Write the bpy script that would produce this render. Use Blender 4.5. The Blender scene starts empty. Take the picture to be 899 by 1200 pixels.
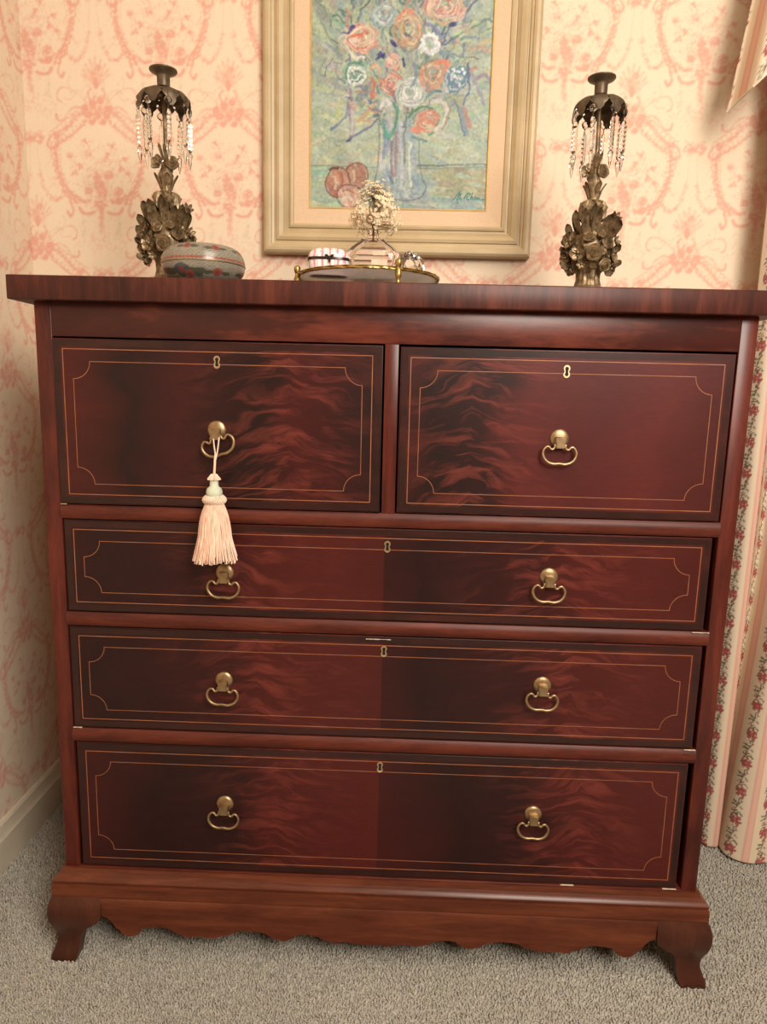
import bpy, bmesh, math, random
import numpy as np
from mathutils import Vector, Matrix, noise as mnoise

scene = bpy.context.scene
COL = scene.collection
PI = math.pi

# ------------------------------------------------------------------ camera
CAM_POS = Vector((0.02012, -1.13134, 1.03033))
YAW, PITCH, ROLL = -0.02304, 0.170947, 0.024816
fwd = Vector((math.sin(YAW) * math.cos(PITCH), math.cos(YAW) * math.cos(PITCH), -math.sin(PITCH)))
rt0 = Vector((math.cos(YAW), -math.sin(YAW), 0))
up0 = rt0.cross(fwd)
rt = math.cos(ROLL) * rt0 + math.sin(ROLL) * up0
up = -math.sin(ROLL) * rt0 + math.cos(ROLL) * up0
cd = bpy.data.cameras.new('camera')
cam = bpy.data.objects.new('camera', cd)
COL.objects.link(cam)
cd.sensor_fit = 'HORIZONTAL'
cd.sensor_width = 36.0
cd.lens = 36.0 * 832.0 / 899.0
cd.clip_start = 0.02
cam.matrix_world = Matrix(((rt.x, up.x, -fwd.x, CAM_POS.x), (rt.y, up.y, -fwd.y, CAM_POS.y),
                           (rt.z, up.z, -fwd.z, CAM_POS.z), (0, 0, 0, 1)))
scene.camera = cam

# ------------------------------------------------------------------ world, lights, exposure
world = bpy.data.worlds.new('world')
scene.world = world
world.use_nodes = True
world.node_tree.nodes['Background'].inputs[0].default_value = (1.0, 0.82, 0.6, 1)
world.node_tree.nodes['Background'].inputs[1].default_value = 0.0


def area(name, loc, target, size, power, color):
    d = bpy.data.lights.new(name, 'AREA')
    d.shape = 'DISK'
    d.size = size
    d.energy = power
    d.color = color
    o = bpy.data.objects.new(name, d)
    COL.objects.link(o)
    o.location = loc
    o.rotation_euler = (Vector(target) - Vector(loc)).to_track_quat('-Z', 'Y').to_euler()
    return o


area('floor_lamp_light', (0.78, -1.80, 1.92), (-0.08, 0.3, 1.15), 0.85, 34.5, (1.0, 0.915, 0.81))
area('ceiling_fill_light', (0.6, -1.2, 2.41), (0.6, -1.1, 0.0), 0.9, 9.5, (1.0, 0.93, 0.84))  # weak wide fill added under the ceiling to even out the key light
scene.view_settings.view_transform = 'Standard'
scene.view_settings.look = 'None'
scene.view_settings.gamma = 1.0
scene.view_settings.use_curve_mapping = False
scene.view_settings.exposure = 0.53
scene.cycles.use_denoising = True
scene.cycles.max_bounces = 14
scene.cycles.transmission_bounces = 14

random.seed(7)
rng = np.random.default_rng(11)


# ------------------------------------------------------------------ helpers
def lin(c):
    """sRGB 0..255 -> linear"""
    out = []
    for v in c:
        v = v / 255.0
        out.append(v / 12.92 if v <= 0.04045 else ((v + 0.055) / 1.055) ** 2.4)
    return tuple(out)


def link(o, parent=None):
    COL.objects.link(o)
    if parent is not None:
        o.parent = parent
    return o


def tag(o, label, cat=None, group=None, kind=None):
    if label:
        o['label'] = label
    if cat:
        o['category'] = cat
    if group:
        o['group'] = group
    if kind:
        o['kind'] = kind
    return o


def thing(name, label, cat, loc=(0, 0, 0), rz=0.0, group=None):
    o = bpy.data.objects.new(name, None)
    o.empty_display_size = 0.05
    o.location = loc
    o.rotation_euler = (0, 0, rz)
    link(o)
    return tag(o, label, cat, group)


def from_bm(name, bm, mats, parent=None, smooth=True, loc=None, rot=None, sharp=40):
    bmesh.ops.recalc_face_normals(bm, faces=bm.faces)
    me = bpy.data.meshes.new(name)
    bm.to_mesh(me)
    bm.free()
    return from_mesh(name, me, mats, parent, smooth, loc, rot, sharp)


def from_mesh(name, me, mats, parent=None, smooth=True, loc=None, rot=None, sharp=40):
    if not isinstance(mats, (list, tuple)):
        mats = [mats]
    for m in mats:
        me.materials.append(m)
    if smooth:
        me.polygons.foreach_set('use_smooth', [True] * len(me.polygons))
        if sharp:
            me.set_sharp_from_angle(angle=math.radians(sharp))
    o = bpy.data.objects.new(name, me)
    link(o, parent)
    if loc is not None:
        o.location = loc
    if rot is not None:
        o.rotation_euler = rot
    return o


def np_mesh(name, verts, quads):
    verts = np.asarray(verts, np.float32)
    quads = np.asarray(quads, np.int32)
    n = quads.shape[1]
    me = bpy.data.meshes.new(name)
    me.vertices.add(len(verts))
    me.vertices.foreach_set('co', verts.ravel())
    me.loops.add(quads.size)
    me.loops.foreach_set('vertex_index', quads.ravel())
    me.polygons.add(len(quads))
    me.polygons.foreach_set('loop_start', np.arange(len(quads), dtype=np.int32) * n)
    me.update(calc_edges=True)
    me.validate()
    return me


def grid_quads(nu, nv, off=0):
    i = np.arange(nu - 1)[:, None] * nv + np.arange(nv - 1)[None, :]
    i = i.ravel() + off
    return np.stack([i, i + nv, i + nv + 1, i + 1], -1)


def set_col(me, rgb, name='Col'):
    a = me.color_attributes.new(name, 'FLOAT_COLOR', 'POINT')
    c = np.ones((len(rgb), 4), np.float32)
    c[:, :3] = rgb
    a.data.foreach_set('color', c.ravel())


def bm_box(bm, x0, x1, y0, y1, z0, z1, mi=0):
    v = [bm.verts.new(p) for p in ((x0, y0, z0), (x1, y0, z0), (x1, y1, z0), (x0, y1, z0),
                                   (x0, y0, z1), (x1, y0, z1), (x1, y1, z1), (x0, y1, z1))]
    fs = []
    for f in ((0, 3, 2, 1), (4, 5, 6, 7), (0, 1, 5, 4), (1, 2, 6, 5), (2, 3, 7, 6), (3, 0, 4, 7)):
        q = bm.faces.new([v[i] for i in f])
        q.material_index = mi
        fs.append(q)
    return fs


def box(name, x0, x1, y0, y1, z0, z1, m, parent=None, bev=0.0015, seg=2):
    bm = bmesh.new()
    bm_box(bm, x0, x1, y0, y1, z0, z1)
    if bev:
        bmesh.ops.bevel(bm, geom=bm.edges[:], offset=bev, segments=seg, affect='EDGES', profile=0.5)
    return from_bm(name, bm, m, parent, sharp=50)


def bm_lathe(bm, prof, n=32, mi=0, cap=True, mod=None):
    """prof: (r, z) list; mod(angle, r, z) -> r"""
    rings = []
    for r, z in prof:
        ring = []
        for k in range(n):
            a = 2 * PI * k / n
            rr = mod(a, r, z) if mod else r
            ring.append(bm.verts.new((rr * math.cos(a), rr * math.sin(a), z)))
        rings.append(ring)
    for a, b in zip(rings, rings[1:]):
        for k in range(n):
            f = bm.faces.new((a[k], a[(k + 1) % n], b[(k + 1) % n], b[k]))
            f.material_index = mi
    if cap:
        for ring in (rings[0], rings[-1]):
            if (ring[0].co - ring[n // 2].co).length > 1e-5:
                f = bm.faces.new(ring)
                f.material_index = mi
    return rings


def bm_tube(bm, pts, rad, n=8, closed=False, mi=0):
    pts = [Vector(p) for p in pts]
    N = len(pts)
    rads = rad if isinstance(rad, (list, tuple)) else [rad] * N
    rings = []
    prev = None
    for i in range(N):
        a = pts[i - 1] if (i > 0 or closed) else pts[i]
        b = pts[(i + 1) % N] if (i < N - 1 or closed) else pts[i]
        t = (b - a).normalized()
        if prev is None:
            ref = Vector((0, 0, 1)) if abs(t.z) < 0.9 else Vector((1, 0, 0))
            u = t.cross(ref).normalized()
        else:
            u = (prev - t * prev.dot(t)).normalized()
        prev = u
        w = t.cross(u)
        rings.append([bm.verts.new(pts[i] + (u * math.cos(2 * PI * k / n) + w * math.sin(2 * PI * k / n)) * rads[i]) for k in range(n)])
    prs = list(zip(rings, rings[1:])) + ([(rings[-1], rings[0])] if closed else [])
    for a, b in prs:
        for k in range(n):
            f = bm.faces.new((a[k], a[(k + 1) % n], b[(k + 1) % n], b[k]))
            f.material_index = mi
    if not closed:
        for ring in (rings[0], rings[-1]):
            f = bm.faces.new(ring)
            f.material_index = mi


def spline(pts, n=6, closed=False):
    P = [Vector(p) for p in pts]
    N = len(P)
    out = []
    rngi = range(N if closed else N - 1)
    for i in rngi:
        p0 = P[(i - 1) % N] if (closed or i > 0) else P[i]
        p1 = P[i]
        p2 = P[(i + 1) % N]
        p3 = P[(i + 2) % N] if (closed or i + 2 < N) else P[(i + 1) % N]
        for k in range(n):
            t = k / n
            out.append(0.5 * ((2 * p1) + (p2 - p0) * t + (2 * p0 - 5 * p1 + 4 * p2 - p3) * t * t + (3 * p1 - p0 - 3 * p2 + p3) * t ** 3))
    if not closed:
        out.append(P[-1])
    return out


def bm_loft(bm, sections, closed=True, cap=True, mi=0):
    rings = [[bm.verts.new(p) for p in s] for s in sections]
    n = len(rings[0])
    for a, b in zip(rings, rings[1:]):
        for k in range(n if closed else n - 1):
            f = bm.faces.new((a[k], a[(k + 1) % n], b[(k + 1) % n], b[k]))
            f.material_index = mi
    if cap and closed:
        for r in (rings[0], rings[-1]):
            f = bm.faces.new(r)
            f.material_index = mi
    return rings


def bm_ball(bm, c, r, seg=10, sc=(1, 1, 1), mi=0):
    ret = bmesh.ops.create_uvsphere(bm, u_segments=seg, v_segments=max(5, seg // 2 + 1), radius=r,
                                    matrix=Matrix.Translation(c) @ Matrix.Diagonal((sc[0], sc[1], sc[2], 1)))
    for v in ret['verts']:
        for f in v.link_faces:
            f.material_index = mi


# ------------------------------------------------------------------ materials
class NT:
    def __init__(self, name):
        self.m = bpy.data.materials.new(name)
        self.m.use_nodes = True
        self.t = self.m.node_tree
        self.b = self.t.nodes['Principled BSDF']

    def n(self, typ, **kw):
        nd = self.t.nodes.new(typ)
        for k, v in kw.items():
            if k.startswith('i_'):
                key = k[2:]
                nd.inputs[int(key) if key.isdigit() else key.replace('_', ' ')].default_value = v
            else:
                setattr(nd, k, v)
        return nd

    def l(self, a, b):
        self.t.links.new(a, b)

    def math(self, op, a, b=None, c=None, clamp=False):
        nd = self.n('ShaderNodeMath', operation=op, use_clamp=clamp)
        for i, v in enumerate((a, b, c)):
            if v is None:
                continue
            if isinstance(v, (int, float)):
                nd.inputs[i].default_value = v
            else:
                self.l(v, nd.inputs[i])
        return nd.outputs[0]

    def ramp(self, fac, stops, interp='LINEAR'):
        nd = self.n('ShaderNodeValToRGB')
        nd.color_ramp.interpolation = interp
        el = nd.color_ramp.elements
        while len(el) < len(stops):
            el.new(0.5)
        for e, (p, c) in zip(el, stops):
            e.position = p
            e.color = (*c, 1) if len(c) == 3 else c
        self.l(fac, nd.inputs[0])
        return nd.outputs[0]

    def mix(self, fac, a, b, blend='MIX'):
        nd = self.n('ShaderNodeMix', data_type='RGBA', blend_type=blend)
        for i, v in ((0, fac), (6, a), (7, b)):
            if isinstance(v, (int, float)):
                nd.inputs[i].default_value = v
            elif isinstance(v, tuple):
                nd.inputs[i].default_value = (*v, 1)
            else:
                self.l(v, nd.inputs[i])
        return nd.outputs[2]

    def coord(self, scale=(1, 1, 1), rot=(0, 0, 0), kind='Object'):
        tc = self.n('ShaderNodeTexCoord')
        mp = self.n('ShaderNodeMapping')
        mp.inputs['Scale'].default_value = scale
        mp.inputs['Rotation'].default_value = rot
        self.l(tc.outputs[kind], mp.inputs[0])
        return mp.outputs[0]

    def noise(self, vec, scale, detail=4, rough=0.55, dist=0.0):
        nd = self.n('ShaderNodeTexNoise')
        nd.inputs['Scale'].default_value = scale
        nd.inputs['Detail'].default_value = detail
        nd.inputs['Roughness'].default_value = rough
        nd.inputs['Distortion'].default_value = dist
        self.l(vec, nd.inputs['Vector'])
        return nd.outputs['Fac']

    def bump(self, h, strength=0.2, dist=0.001):
        nd = self.n('ShaderNodeBump')
        nd.inputs['Strength'].default_value = strength
        nd.inputs['Distance'].default_value = dist
        self.l(h, nd.inputs['Height'])
        self.l(nd.outputs[0], self.b.inputs['Normal'])

    def base(self, c):
        if isinstance(c, tuple):
            self.b.inputs['Base Color'].default_value = (*c, 1)
        else:
            self.l(c, self.b.inputs['Base Color'])

    def set(self, rough=0.5, metal=0.0, spec=0.5, **kw):
        self.b.inputs['Roughness'].default_value = rough
        self.b.inputs['Metallic'].default_value = metal
        self.b.inputs['Specular IOR Level'].default_value = spec
        for k, v in kw.items():
            self.b.inputs[k.replace('_', ' ')].default_value = v
        return self.m


def mat_plain(name, c1, c2, scale, rough, metal=0.0, bump=0.0, dist=0.001, spec=0.5, detail=4):
    t = NT(name)
    f = t.noise(t.coord(), scale, detail)
    t.base(t.ramp(f, [(0.35, c1), (0.65, c2)]))
    if bump:
        t.bump(f, bump, dist)
    return t.set(rough, metal, spec)


def mat_vcol(name, rough, bump_scale=0, bump=0.0, fine=0.0, spec=0.3):
    t = NT(name)
    a = t.n('ShaderNodeVertexColor', layer_name='Col')
    col = a.outputs[0]
    if bump_scale:
        f = t.noise(t.coord(), bump_scale, 3)
        if fine:
            col = t.mix(fine, col, t.ramp(f, [(0.3, (0.55, 0.55, 0.55)), (0.7, (1, 1, 1))]), 'MULTIPLY')
        t.bump(f, bump, 0.0006)
    t.base(col)
    return t.set(rough, 0.0, spec)


def mat_wood(name, dark, mid, light, grain='x', rough=0.34, scale=9.0, stretch=9.0, tilt=0.0, coat=0.15):
    t = NT(name)
    s = [stretch, stretch, stretch]
    s['xyz'.index(grain)] = 1.0
    v = t.coord(tuple(s), (0, tilt, 0))
    big = t.noise(v, scale * 0.55, 5, 0.6, 0.6)
    fine = t.noise(v, scale * 5.0, 3, 0.6)
    blot = t.noise(t.coord(), 5.0, 3)
    f = t.math('ADD', t.math('MULTIPLY', big, 0.62), t.math('ADD', t.math('MULTIPLY', fine, 0.2), t.math('MULTIPLY', blot, 0.28)))
    t.base(t.ramp(f, [(0.40, dark), (0.54, mid), (0.68, light)]))
    t.bump(fine, 0.05, 0.0005)
    return t.set(rough, 0.0, 0.3, Coat_Weight=coat * 0.5, Coat_Roughness=0.25)


def mat_flame(name, x0, x1, n, stops, peak, zc, seed, flame=(0.23, 0.046, 0.033)):
    """book of veneer sheets: ramp across each sheet, feather streaks round `peak`"""
    t = NT(name)
    tc = t.n('ShaderNodeTexCoord')
    sp = t.n('ShaderNodeSeparateXYZ')
    t.l(tc.outputs['Object'], sp.inputs[0])
    X, Z = sp.outputs[0], sp.outputs[2]
    u = t.math('FRACT', t.math('MULTIPLY', t.math('SUBTRACT', X, x0), n / (x1 - x0)))
    zr = t.math('SUBTRACT', Z, zc)

    def vec(a, b, c=0.0):
        cb = t.n('ShaderNodeCombineXYZ')
        for i, q in enumerate((a, b, c)):
            if isinstance(q, (int, float)):
                cb.inputs[i].default_value = q
            else:
                t.l(q, cb.inputs[i])
        return cb.outputs[0]

    n1 = t.noise(vec(t.math('MULTIPLY', X, 5.0), t.math('MULTIPLY', Z, 9.0), seed), 1.0, 3)
    n2 = t.noise(vec(t.math('MULTIPLY', X, 11.0), t.math('MULTIPLY', Z, 26.0), seed + 5), 1.0, 4)
    w = t.math('ADD', u, t.math('ADD', t.math('MULTIPLY', t.math('SUBTRACT', n1, 0.5), 0.34), t.math('MULTIPLY', t.math('SUBTRACT', n2, 0.5), 0.16)))
    base = t.ramp(w, stops)
    # feather streaks: thin curved wisps fanning from the crotch line
    du = t.math('SUBTRACT', u, peak)
    fan = t.math('MULTIPLY', t.math('POWER', t.math('ABSOLUTE', du), 0.8), 0.09)
    zz = t.math('ADD', t.math('ADD', Z, fan), t.math('MULTIPLY', n1, 0.10))
    st = t.noise(vec(t.math('MULTIPLY', X, 13.0), t.math('MULTIPLY', zz, 62.0), seed + 9), 1.0, 5, 0.62, 0.7)
    st = t.ramp(st, [(0.47, (0, 0, 0)), (0.66, (1, 1, 1))])
    dw = t.math('DIVIDE', t.math('SUBTRACT', w, peak), 0.19)
    msk = t.math('EXPONENT', t.math('MULTIPLY', t.math('MULTIPLY', dw, dw), -1.0))
    col = t.mix(t.math('MULTIPLY', st, t.math('MULTIPLY', msk, 0.52)), base, flame)
    pore = t.noise(vec(t.math('MULTIPLY', X, 60.0), t.math('MULTIPLY', Z, 420.0), seed), 1.0, 2)
    col = t.mix(0.35, col, t.ramp(pore, [(0.3, (0.62, 0.62, 0.62)), (0.6, (1, 1, 1))]), 'MULTIPLY')
    t.base(col)
    t.bump(n2, 0.04, 0.0006)
    return t.set(0.38, 0.0, 0.26, Coat_Weight=0.05, Coat_Roughness=0.2)


def mat_glass(name, color=(1, 1, 1), ior=1.5, rough=0.0):
    t = NT(name)
    t.base(color)
    return t.set(rough, 0.0, 0.5, IOR=ior, Transmission_Weight=1.0)


DK = (0.015, 0.0054, 0.0048)
RED = (0.066, 0.0105, 0.0082)
M = {}
M['wood_h'] = mat_wood('mahogany_rail', (0.0427, 0.0079, 0.0053), (0.0890, 0.0169, 0.0096), (0.1424, 0.0302, 0.0144), 'x', rough=0.45, coat=0.0)
M['wood_v'] = mat_wood('mahogany_stile', (0.0379, 0.0076, 0.0058), (0.0834, 0.0146, 0.0096), (0.1364, 0.0253, 0.0140), 'z')
M['wood_top'] = mat_wood('mahogany_crossband_top', (0.0245, 0.0079, 0.0060), (0.0576, 0.0133, 0.0090), (0.1116, 0.0272, 0.0162), 'z', scale=8, stretch=8, coat=0.0, rough=0.42)
M['wood_frieze'] = mat_wood('mahogany_frieze', (0.0289, 0.0078, 0.0065), (0.0510, 0.0106, 0.0079), (0.1615, 0.0354, 0.0200), 'x', scale=5, stretch=5, tilt=0.35)
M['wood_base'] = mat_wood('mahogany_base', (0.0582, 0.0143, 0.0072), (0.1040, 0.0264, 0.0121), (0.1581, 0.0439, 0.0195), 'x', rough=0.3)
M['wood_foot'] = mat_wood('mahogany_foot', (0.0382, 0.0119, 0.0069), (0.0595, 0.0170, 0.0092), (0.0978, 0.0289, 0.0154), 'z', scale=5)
M['wood_side'] = mat_wood('mahogany_side', (0.0550, 0.0112, 0.0088), (0.1000, 0.0192, 0.0147), (0.1500, 0.0304, 0.0216), 'z')
M['band'] = mat_wood('mahogany_drawer_band', (0.0144, 0.0064, 0.0052), (0.0272, 0.0087, 0.0072), (0.0480, 0.0121, 0.0094), 'x', scale=6, stretch=4, rough=0.33)
M['inlay'] = mat_plain('satinwood_stringing', (0.24, 0.080, 0.036), (0.33, 0.13, 0.06), 30, 0.4)
M['black'] = mat_plain('dark_hollow', (0.004, 0.003, 0.003), (0.006, 0.004, 0.004), 10, 0.8)
M['brass'] = mat_plain('aged_brass', (0.30, 0.205, 0.11), (0.44, 0.32, 0.185), 90, 0.40, 0.9)
M['escutcheon'] = mat_plain('pale_brass', (0.62, 0.48, 0.28), (0.75, 0.6, 0.38), 60, 0.35, 1.0)
M['bronze'] = mat_plain('antique_bronze', (0.13, 0.090, 0.048), (0.34, 0.245, 0.135), 130, 0.45, 0.55, 0.12, 0.001)
M['bronze_dark'] = mat_plain('dark_bronze', (0.085, 0.061, 0.038), (0.15, 0.11, 0.066), 70, 0.45, 0.6)
M['gilt'] = mat_plain('worn_gilt', (0.36, 0.25, 0.08), (0.62, 0.46, 0.17), 120, 0.33, 1.0, 0.25, 0.001)
M['crystal'] = mat_glass('cut_crystal', (1, 0.99, 0.97), 1.52)
M['frosted'] = mat_glass('frosted_tray_glass', (0.92, 0.88, 0.85), 1.45, 0.55)
M['glass'] = mat_glass('pink_tinted_glass', (1.0, 0.95, 0.93), 1.45)
M['frame'] = mat_plain('champagne_gilt_frame', (0.47, 0.36, 0.205), (0.56, 0.435, 0.255), 14, 0.42, 0.0, 0.02)
M['frame_gold'] = mat_plain('bright_gilt_lip', (0.66, 0.43, 0.15), (0.78, 0.55, 0.23), 40, 0.35, 0.25)
M['linen'] = mat_plain('linen_liner', (0.66, 0.48, 0.315), (0.74, 0.545, 0.365), 380, 0.9, 0, 0.3, 0.0006)
M['white_trim'] = mat_plain('cream_painted_trim', (0.64, 0.56, 0.43), (0.70, 0.62, 0.49), 14, 0.45)
M['ceiling'] = mat_plain('ceiling_paint', (0.72, 0.66, 0.55), (0.76, 0.70, 0.6), 8, 0.9)
M['wall_plain'] = mat_plain('cream_wall_paint', (0.66, 0.52, 0.38), (0.70, 0.56, 0.42), 8, 0.9)
M['paper'] = mat_vcol('toile_wallpaper', 0.85, 260, 0.06, 0.10, 0.2)
M['canvas'] = mat_vcol('oil_paint_canvas', 0.5, 700, 0.25, 0.15, 0.35)
M['cloth'] = mat_vcol('striped_floral_cotton', 0.9, 900, 0.2, 0.12, 0.1)
M['enamel'] = mat_vcol('cloisonne_enamel', 0.22, 900, 0.15, 0.25, 0.6)
M['porcelain'] = mat_vcol('painted_porcelain', 0.15, 0, 0, 0, 0.6)
M['felt'] = mat_plain('pale_tray_backing', (0.50, 0.40, 0.33), (0.58, 0.47, 0.39), 60, 0.6)
M['mirror'] = mat_plain('mirror_plate', (0.88, 0.88, 0.86), (0.9, 0.9, 0.88), 5, 0.03, 1.0)
M['cord'] = mat_plain('cream_cord', (0.72, 0.52, 0.40), (0.82, 0.66, 0.52), 300, 0.8)
M['tassel_green'] = mat_plain('pale_green_thread', (0.50, 0.56, 0.42), (0.62, 0.66, 0.52), 500, 0.7)
def mat_strand():
    t = NT('peach_silk_strands')
    f = t.noise(t.coord((1, 1, 0.06)), 420, 2)
    g = t.noise(t.coord((1, 1, 0.3)), 60, 2)
    c = t.ramp(f, [(0.30, (0.50, 0.27, 0.18)), (0.5, (0.78, 0.52, 0.38)), (0.7, (0.90, 0.74, 0.57))])
    t.base(t.mix(0.4, c, t.ramp(g, [(0.35, (0.90, 0.55, 0.42)), (0.65, (0.92, 0.82, 0.66))])))
    t.bump(f, 0.6, 0.001)
    return t.set(0.5, 0.0, 0.4)


M['tassel_skirt'] = mat_strand()
M['flower'] = mat_plain('dried_cream_petals', (0.72, 0.57, 0.36), (0.88, 0.76, 0.54), 120, 0.7)
M['stem'] = mat_plain('brown_stem', (0.13, 0.075, 0.03), (0.2, 0.12, 0.05), 90, 0.6)
M['label'] = mat_plain('pale_paper_label', (0.55, 0.45, 0.33), (0.62, 0.52, 0.38), 60, 0.6)
M['lining'] = mat_plain('ivory_lining', (0.70, 0.60, 0.47), (0.76, 0.66, 0.53), 200, 0.9)


def mat_carpet():
    t = NT('carpet_pile')
    f = t.noise(t.coord(), 260, 2)
    g = t.noise(t.coord(), 4, 3)
    c = t.ramp(f, [(0.25, (0.33, 0.305, 0.255)), (0.5, (0.48, 0.45, 0.385)), (0.75, (0.64, 0.605, 0.525))])
    c = t.mix(0.35, c, t.ramp(g, [(0.35, (0.78, 0.78, 0.78)), (0.65, (1, 1, 1))]), 'MULTIPLY')
    t.base(c)
    t.bump(f, 0.5, 0.003)
    return t.set(0.95, 0.0, 0.1)


M['carpet'] = mat_carpet()

# ------------------------------------------------------------------ room shell
XL, XR, YB, YF, ZC = -0.812, 2.7, 0.500, -3.3, 2.44

# --- toile wallpaper, painted as ink density on one repeat (half-drop)
PW, PH = 0.284, 0.281
RES = 0.001
TW, TH = int(round(PW / RES)), int(round(2 * PH / RES))
ink = np.zeros((TH, TW), np.float32)
grey = np.zeros((TH, TW), np.float32)


def dab(F, x, z, r, amt):
    cx, cz = x / RES, z / RES
    R = max(1.0, r / RES)
    k = int(math.ceil(R * 2))
    ix = np.arange(int(cx) - k, int(cx) + k + 1)
    iz = np.arange(int(cz) - k, int(cz) + k + 1)
    g = np.exp(-((ix[None, :] - cx) ** 2 + (iz[:, None] - cz) ** 2) / (R * R)) * amt
    F[np.ix_(iz % TH, ix % TW)] += g


MPX = PW / 153.0
wr = random.Random(5)


def pcurve(pts, w, amt, F=None, rough=0.0, mirror=True, leaf=0.0):
    """curve in motif pixels (dx from axis, dy down from palmette tip)"""
    sp = spline([(a, b, 0) for a, b in pts], 14)
    for s in ((1, -1) if mirror else (1,)):
        for p in sp:
            for ox, oz in ((0.0, 0.0), (PW / 2, PH)):
                jx, jy = wr.gauss(0, rough), wr.gauss(0, rough)
                dab(ink if F is None else F, ox + (s * p.x + jx) * MPX, oz - (p.y + jy) * MPX, w * MPX * wr.uniform(0.6, 1.2), amt * wr.uniform(0.5, 1.3))
                if leaf and wr.random() < 0.5:
                    dab(ink if F is None else F, ox + (s * p.x + wr.gauss(0, leaf)) * MPX, oz - (p.y + wr.gauss(0, leaf)) * MPX, 0.9 * MPX, amt * 1.3)


def pblob(cx, cy, sx, sy, n, w, amt, F=None):
    for _ in range(n):
        x, y = cx + wr.gauss(0, sx), cy + wr.gauss(0, sy)
        a, ln = wr.uniform(0, PI), wr.uniform(1.0, 3.0)
        for ox, oz in ((0.0, 0.0), (PW / 2, PH)):
            for k in (-1, 0, 1):
                dab(ink if F is None else F, ox + (x + k * ln * 0.5 * math.cos(a)) * MPX, oz - (y + k * ln * 0.5 * math.sin(a)) * MPX, w * MPX, amt)


def prose(cx, cy, r, amt):
    pblob(cx, cy, r * 0.55, r * 0.55, 9, 1.0, amt * 0.30)
    for k in range(3):
        rr = r * (0.35 + 0.3 * k)
        a0 = wr.uniform(0, 6.28)
        pcurve([(cx + rr * math.cos(a0 + q), cy + rr * 0.85 * math.sin(a0 + q)) for q in (0, 1.2, 2.4, 3.8, 5.0)], 0.85, amt * 0.38, mirror=False)


# palmette
for a in range(-4, 5):
    L = 33 - abs(a) * 3.2
    an = a * 0.20
    pcurve([(0, 33), (math.sin(an) * L * 0.6, 33 - math.cos(an) * L * 0.55), (math.sin(an) * L * 1.05 + a * 0.3, 33 - math.cos(an) * L)], 1.3, 0.20, mirror=False, rough=0.3)
pblob(0, 20, 5, 8, 26, 1.8, 0.16)
pblob(0, 52, 10, 10, 130, 0.95, 0.19)
pblob(0, 76, 80, 70, 420, 0.6, 0.07, grey)
pblob(0, 110, 80, 70, 420, 0.6, 0.07)
prose(0, 56, 8, 0.5)
prose(10, 62, 5, 0.5)
prose(-10, 62, 5, 0.5)
pcurve([(6, 34), (10, 40), (7, 48)], 1.2, 0.25)
# side scrolls
pcurve([(12, 50), (20, 42), (32, 35), (41, 34), (46, 40), (45, 47), (41, 49)], 1.0, 0.24)
pcurve([(12, 46), (18, 38), (26, 36), (30, 40)], 0.9, 0.2, grey)
pcurve([(24, 38), (30, 46), (38, 45)], 0.8, 0.2)
pcurve([(30, 22), (33, 27), (31, 34)], 0.8, 0.18, grey)
pcurve([(10, 60), (22, 54), (32, 58), (40, 68), (47, 68), (48, 62)], 1.3, 0.26, rough=0.4)
# garland arch of the medallion
for _q in range(3):
    pcurve([(14, 60), (24, 64), (33, 74), (42, 82), (52, 87)], 1.1, 0.24, rough=1.3, leaf=2.6)
    pcurve([(12, 66), (22, 77), (34, 87), (46, 91)], 0.9, 0.20, rough=1.1, leaf=2.0)
pcurve([(50, 82), (57, 88), (60, 96), (54, 100), (50, 95)], 1.4, 0.28)
# frame sides
for _q in range(2):
    pcurve([(47, 84), (50, 98), (50.5, 112), (48, 126), (42, 140), (34, 150), (29, 160)], 1.2, 0.34, rough=0.9, leaf=1.8)
pcurve([(51, 96), (53, 112), (51, 128), (45, 142), (37, 153)], 0.8, 0.36, rough=0.4)
pcurve([(44, 92), (46, 110), (44, 126), (38, 138)], 0.8, 0.36, rough=0.4)
for _q in range(7):
    pcurve([(49 - _q * 1.2, 120 + _q * 5), (45 - _q * 1.6, 124 + _q * 5.2)], 0.7, 0.26)
pcurve([(38, 146), (36, 158), (33, 168), (37, 174), (40, 169)], 1.5, 0.28)
pcurve([(30, 150), (24, 156), (18, 158), (12, 156)], 1.7, 0.26, rough=0.6)
pcurve([(26, 164), (22, 170), (14, 171), (8, 169)], 1.7, 0.28)
# bouquet in the medallion
for cx, cy, r, am in ((2, 145, 8, 0.75), (-4, 130, 5, 0.6), (11, 128, 6, 0.6), (22, 146, 6, 0.6), (-14, 146, 5, 0.5), (22, 156, 5, 0.5), (-2, 160, 6, 0.55), (-1, 138, 6, 0.6)):
    prose(cx, cy, r, am)
pblob(0, 150, 8, 11, 110, 1.1, 0.17)
pblob(2, 130, 18, 15, 190, 0.8, 0.19)
pblob(-14, 138, 9, 10, 70, 0.9, 0.17, grey)
pblob(2, 112, 22, 12, 130, 0.8, 0.17)
for sx, sy in ((-34, 108), (-24, 118), (-16, 92), (16, 96), (30, 110), (26, 120), (-30, 126), (34, 126), (-12, 104), (10, 106)):
    pcurve([(0, 140), (sx * 0.5, (sy + 132) / 2), (sx, sy)], 0.6, 0.10, grey, mirror=False)
    pblob(sx, sy, 2.4, 2.4, 14, 1.0, 0.24)
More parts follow.
